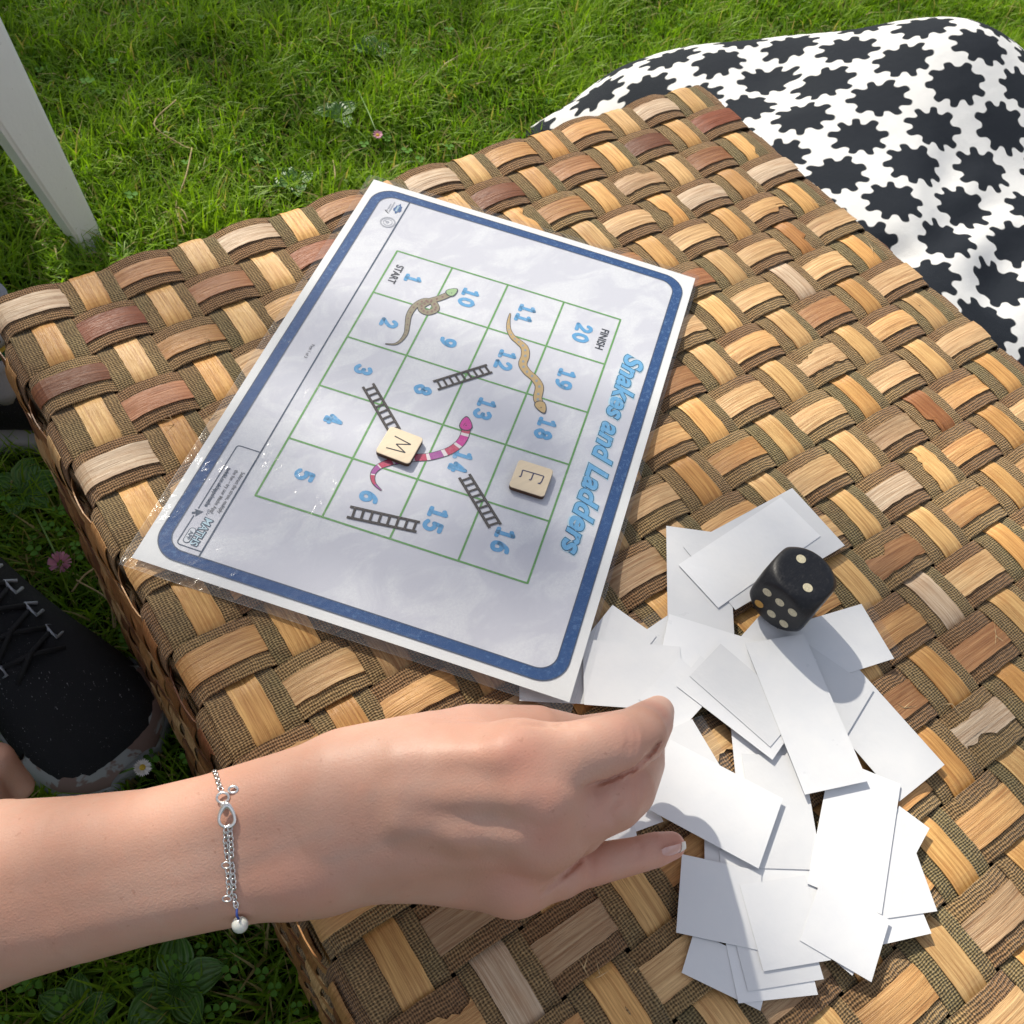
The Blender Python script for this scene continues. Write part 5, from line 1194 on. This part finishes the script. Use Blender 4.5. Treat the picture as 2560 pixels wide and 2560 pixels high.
# colour of the joints, and the faint veins
def glow(c, r): d = np.linalg.norm(pv - c, axis=1); return np.exp(-(d / r) ** 2)
fl = np.zeros(len(pv)); ve = np.zeros(len(pv))
for x_, y_, r_, w_ in ((1300, 1895, .011, .7), (1355, 1992, .010, .5), (1362, 2080, .010, .6), (1300, 2190, .012, .7), (1590, 1840, .010, .45), (1655, 1775, .010, 1), (1585, 1960, .010, .6), (1690, 2110, .012, 1), (1600, 2125, .010, .5), (1480, 2165, .010, .5), (1500, 2040, .010, .5), (760, 2200, .016, .4), (1180, 1800, .02, .25)):
    fl = np.maximum(fl, w_ * glow(surf(x_, y_), r_))
for pts in ([(820, 2150), (960, 2110), (1100, 2060), (1230, 2040)], [(930, 1990), (1080, 1960), (1220, 1945)], [(560, 2180), (700, 2120), (820, 2080)]):
    q = [surf(*p) for p in pts]
    for a_, b_ in zip(q, q[1:]):
        ab = b_ - a_; t_ = np.clip(((pv - a_) @ ab) / (ab @ ab), 0, 1); d = np.linalg.norm(pv - a_ - t_[:, None] * ab, axis=1); ve = np.maximum(ve, np.exp(-(d / .0022) ** 2) * .8)
nF = len(pv)
# the rest of the person, out of the picture to the left
S2 = Sdf((-.86, -.62, -.37), (-.225, .36, .58), .007)
ELB = P(-760, 2447, .40); SHR, SHL = np.array((-.50, -.33, .16)), np.array((-.56, .03, .17))
capsules(S2, [(P(-170, 2290, .386), ELB, .0325, .036), (ELB, SHR, .036, .046), ((-.60, -.14, -.20), (-.56, -.15, .08), .11, .115), ((-.56, -.15, .08), (-.55, -.15, .24), .11, .038), ((-.55, -.15, .24), (-.54, -.15, .36), .04, .05), (SHR, SHL, .05, .05),
             (SHL, (-.47, .08, -.06), .046, .036), ((-.47, .08, -.06), (-.30, -.08, -.135), .034, .024),
             ((-.62, -.06, -.24), (-.40, .16, -.24), .08, .055), ((-.40, .16, -.24), (-.46, -.12, -.31), .052, .036), ((-.62, -.22, -.24), (-.42, -.42, -.24), .08, .055), ((-.42, -.42, -.24), (-.52, -.16, -.31), .052, .036)], .03)
S2.ell((-.53, -.15, .43), (.095, .075, .11), .02); S2.ell((-.435, -.15, .415), (.02, .013, .017), .012); S2.ell((-.455, -.15, .365), (.035, .035, .03), .02)
for s in (-1, 1): S2.ell((-.54, -.15 + s * .078, .425), (.02, .010, .028), .008); S2.ell((-.438, -.15 + s * .030, .445), (.009, .015, .009), .004, cut=True)
S2.ell((-.432, -.15, .378), (.006, .022, .004), .002, cut=True)
S2.blur(1); v2, f2 = S2.mesh()
S3 = Sdf((-.34, -.25, -.20), (-.17, -.02, -.07), .0022)                      # the other hand, resting half closed at the frame's edge
S3.cone((-.315, -.066, -.135), (-.28, -.10, -.14), .024, .024, .01); S3.cone((-.29, -.095, -.14), (-.248, -.128, -.135), .024, .020, .012); S3.cone((-.285, -.12, -.145), (-.255, -.148, -.14), .018, .016, .012)
for q in range(4):
    b_ = np.array((-.243 - .012 * q, -.122 - .0135 * q, -.130 - .002 * q)); m_ = b_ + (.028, -.020, -.004); e_ = m_ + (.002, -.010, -.022)
    S3.cone(b_, m_, .0098, .0088, .006); S3.cone(m_, e_, .0088, .0078, .002); S3.cone(e_, e_ + (-.016, .004, -.008), .0078, .0068, .002)
S3.cone((-.270, -.085, -.150), (-.235, -.098, -.165), .012, .010, .008); S3.cone((-.235, -.098, -.165), (-.240, -.120, -.168), .010, .0075, .003)
S3.blur(1); v3, f3 = S3.mesh()
v3 = v3 + np.array([.006, -.026, -.002])
V = np.concatenate([pv, v2, v3]); F = pf + [tuple(i + nF for i in f) for f in f2] + [tuple(i + nF + len(v2) for i in f) for f in f3]
player = empty('person', (-.55, -.15, GZ), label='person reaching a bare arm over the woven table, thin silver chain at the wrist', cat='person')
arm = kput(mobj('body', V, F, SKIN, None, smooth=True), player)
ca = arm.data.color_attributes.new('flush', 'FLOAT_COLOR', 'POINT'); dat = np.zeros((len(V), 4), np.float32); dat[:nF, 0] = fl; dat[:nF, 1] = ve; dat[:, 3] = 1; ca.data.foreach_set('color', dat.ravel())
SK = Sdf((-.84, -.58, -.34), (-.30, .30, .32), .007)
mid = ELB + (SHR - ELB) * .35
capsules(SK, [((-.60, -.14, -.20), (-.56, -.15, .08), .132, .130), ((-.56, -.15, .08), (-.555, -.15, .20), .128, .07), (SHR, mid, .062, .056), (SHL, (-.50, .065, .02), .060, .056), (SHR, SHL, .065, .065)], .03)
SK.blur(1); v, f = SK.mesh(); kput(mobj('shirt', v, f, cloth_mat('shirt_cream', (.60, .58, .52)), None, smooth=True), player)
SK = Sdf((-.84, -.56, -.37), (-.30, .32, -.10), .007)
capsules(SK, [((-.62, -.06, -.24), (-.40, .16, -.24), .098, .070), ((-.40, .16, -.24), (-.45, -.08, -.30), .068, .052), ((-.62, -.22, -.24), (-.42, -.42, -.24), .098, .070), ((-.42, -.42, -.24), (-.51, -.20, -.30), .068, .052), ((-.62, -.2, -.24), (-.62, -.08, -.24), .12, .12)], .03)
SK.blur(1); v, f = SK.mesh(); kput(mobj('trousers', v, f, cloth_mat('trousers_blue', (.05, .07, .12)), None, smooth=True), player)
SK = Sdf((-.68, -.28, .26), (-.40, -.02, .60), .006); SK.ell((-.555, -.15, .45), (.098, .086, .112), .01); SK.ell((-.43, -.15, .40), (.06, .075, .085), .012, cut=True); SK.cone((-.62, -.15, .42), (-.63, -.15, .30), .06, .035, .03)
v, f = SK.mesh(); kput(mobj('hair', v, f, cloth_mat('hair_dark', (.06, .035, .02), 300), None, smooth=True), player)
# nails
NAILM = plain('nail_pink', (.66, .40, .36), .25, Coat_Weight=.4); NAILT = plain('nail_tip', (.74, .70, .64), .3)
def nail(c, along, up, L, W, tip=True):
    a = Vector(along).normalized(); u = (Vector(up) - a * Vector(up).dot(a)).normalized(); s = a.cross(u); V, F = [], []; c = Vector(c)
    for i in range(7):
        for j in range(7):
            x = -1 + i / 3; y = -1 + j / 3; wd = math.sqrt(max(0.02, 1 - (max(0, abs(x) - .35) / .66) ** 2)); V.append(c + a * x * L + s * y * W * wd + u * (.0011 * (1 - y * y * 1.6) - .0006 * x * x))
    o = kput(mobj('nail', V, gridfaces(7, 7), NAILM, None, smooth=True), player)
    if tip:
        V = []
        for i in range(4):
            for j in range(7):
                x = .72 + i * .17; y = -1 + j / 3; wd = math.sqrt(max(.03, 1 - (max(0, abs(x) - .6) / .75) ** 2)); V.append(c + a * x * L + s * y * W * wd + u * (.00125 * (1 - y * y * 1.6) - .0006 * x * x))
        mobj('nail_tip', V, gridfaces(4, 7), NAILT, o, smooth=True)
tp = P(1682, 2113, .379); pk = P(1640, 2124, .376); al = tp - pk; tow = CAM - tp; tow /= np.linalg.norm(tow); dn = -CROT[:, 1]
nail(surf(1678, 2130) + al * .0, al, dn * .75 + tow * .65, .0052, .0040)
tp = P(1652, 1772, .3975); pk = P(1625, 1808, .380); al = tp - pk; nail(P(1664, 1768, .3905), al, CROT[:, 0] * .8 + CROT[:, 1] * .5 + tow * .2, .0048, .0042)

# ---------------------------------------------------------------- bracelet
SIL = plain('silver', (.80, .79, .77), .22, Metallic=1.0); SILB = plain('silver_bright', (.86, .85, .84), .3, Metallic=.85)
PEARL = Nt('pearl'); lw = PEARL.n("LayerWeight"); lw.inputs[0].default_value = .4; PEARL.bsdf(PEARL.mix(lw.outputs[1], (.70, .68, .62), (.55, .58, .56)), .18, Coat_Weight=.6, Specular_IOR_Level=.6, Subsurface_Weight=.1)
brl = empty('bracelet', surf(560, 2040), label='thin silver double chain bracelet with lobster clasp and hanging pearl on the wrist', cat='bracelet'); BO = Vector(brl.location)
def torus(name, R1, R2, r, m, par, n=16, k=6):
    V, F = [], []
    for i in range(n):
        a = 2 * math.pi * i / n; c = Vector((R1 * math.cos(a), R2 * math.sin(a), 0)); nn = Vector((math.cos(a), math.sin(a), 0))
        for j in range(k): b = 2 * math.pi * j / k; V.append(c + nn * r * math.cos(b) + Vector((0, 0, r * math.sin(b))))
    for i in range(n):
        for j in range(k): F.append((i * k + j, ((i + 1) % n) * k + j, ((i + 1) % n) * k + (j + 1) % k, i * k + (j + 1) % k))
    return mobj(name, V, F, m, par, smooth=True)
def place(o, p, along, normal, roll=0):
    a = Vector(along).normalized(); nn = Vector(normal); nn = (nn - a * nn.dot(a)).normalized(); b = nn.cross(a)
    m = Matrix((a, b, nn)).transposed().to_4x4() @ Matrix.Rotation(roll, 4, 'X'); m.translation = Vector(p) - BO; o.matrix_local = m
link0 = torus('chain_link', .00125, .00085, .00030, SIL, brl); used0 = False
def chain_on(path, back=.0009, step=.00185):
    global used0
    P_ = [Vector(surf(x, y, back)) if not isinstance(x, np.ndarray) else Vector(x) for x, y in path]; P_ = [Vector(p) for p in catmull2([np.array(p) for p in P_], 10)]
    acc, k = 0.0, 0; last = P_[0]
    for a, b in zip(P_, P_[1:]):
        L = (b - a).length
        while acc <= L:
            p = a + (b - a) * (acc / max(L, 1e-9)); o = link0 if not used0 else link0.copy()
            if used0: COL.objects.link(o); o.parent = brl
            used0 = True; place(o, p, b - a, Vector(CAM.tolist()) - p, (k % 2) * 1.25 - .5); k += 1; acc += step
        acc -= L
chain_on([(536, 1928), (541, 1938), (549, 1966), (555, 1982)])
chain_on([(565, 2075), (564, 2103), (567, 2130), (569, 2152)]); chain_on([(570, 2176), (571, 2200), (573, 2230)])
chain_on([(575, 2070), (578, 2110), (580, 2156), (584, 2203), (586, 2238), (590, 2262)])
eg = surf(592, 2272, .0014); chain_on([(590, 2262), (592, 2272)], .0014)
tw = Vector(CAM.tolist()) - BO; tw.normalize(); rt = Vector(CROT[:, 0].tolist()); upv = Vector(CROT[:, 1].tolist())
for x, y, R_1, R_2, rr, nm in ((557, 1994, .0021, .0017, .00050, 'ring'), (565, 2163, .0015, .0010, .0003, 'ring'), (567, 2247, .0015, .0009, .0003, 'ring'), (583, 1974, .0016, .0011, .0005, 'ring')):
    place(torus(nm, R_1, R_2, rr, SILB if rr > .0004 else SIL, brl), surf(x, y, .0014), rt, tw)
# lobster clasp: pear-shaped ring, solid at the top
V, F = [], []; path = []
for i in range(24):
    a = 2 * math.pi * i / 24; path.append((.0026 * math.sin(a) * (1 - .35 * math.cos(a)), .0038 * math.cos(a)))
cl = surf(567, 2042, .0016); n = 24
for i, (x, y) in enumerate(path):
    rr = .00062 + .00065 * max(0, math.cos(2 * math.pi * i / 24)) ** 1.5; d = Vector((x, y, 0)).normalized()
    for j in range(8): b = 2 * math.pi * j / 8; V.append(rt * (x + d.x * rr * math.cos(b)) + upv * (y + .0002 + d.y * rr * math.cos(b)) + tw * rr * .8 * math.sin(b) + Vector(cl) - BO)
F = [(i * 8 + j, i * 8 + (j + 1) % 8, ((i + 1) % n) * 8 + (j + 1) % 8, ((i + 1) % n) * 8 + j) for i in range(n) for j in range(8)]
mobj('clasp', V, F, SILB, brl, smooth=True)
def ball(name, c, r, m, par, sc=(1, 1, 1)):
    V = [tuple(c[i] + r * sc[i] * q[i] for i in range(3)) for u in range(13) for v in range(20) for q in [(math.sin(math.pi * u / 12) * math.cos(math.pi * v / 10), math.sin(math.pi * u / 12) * math.sin(math.pi * v / 10), math.cos(math.pi * u / 12))]]
    return mobj(name, V, [(u * 20 + v, (u + 1) * 20 + v, (u + 1) * 20 + (v + 1) % 20, u * 20 + (v + 1) % 20) for u in range(12) for v in range(20)], m, par, smooth=True)
ct = Vector(surf(559, 2012, .0018)) - BO; ball('clasp_head', ct, .0013, SILB, brl); ball('clasp_knob', Vector(surf(583, 2031, .0014)) - BO, .0007, SILB, brl)
dpt = float(-(CROT.T @ (surf(590, 2258) - CAM))[2]); pc = Vector(P(600, 2312, dpt + .0005)) - BO; ball('pearl', pc, .0029, PEARL.m, brl)
tube([tuple(Vector(eg.tolist()) - BO), tuple(Vector(P(592, 2288, dpt - .002)) - BO), tuple(Vector(P(597, 2299, dpt - .0020)) - BO)], .00045, plain('blue_thread', (.02, .05, .25), .7), 'thread', brl)
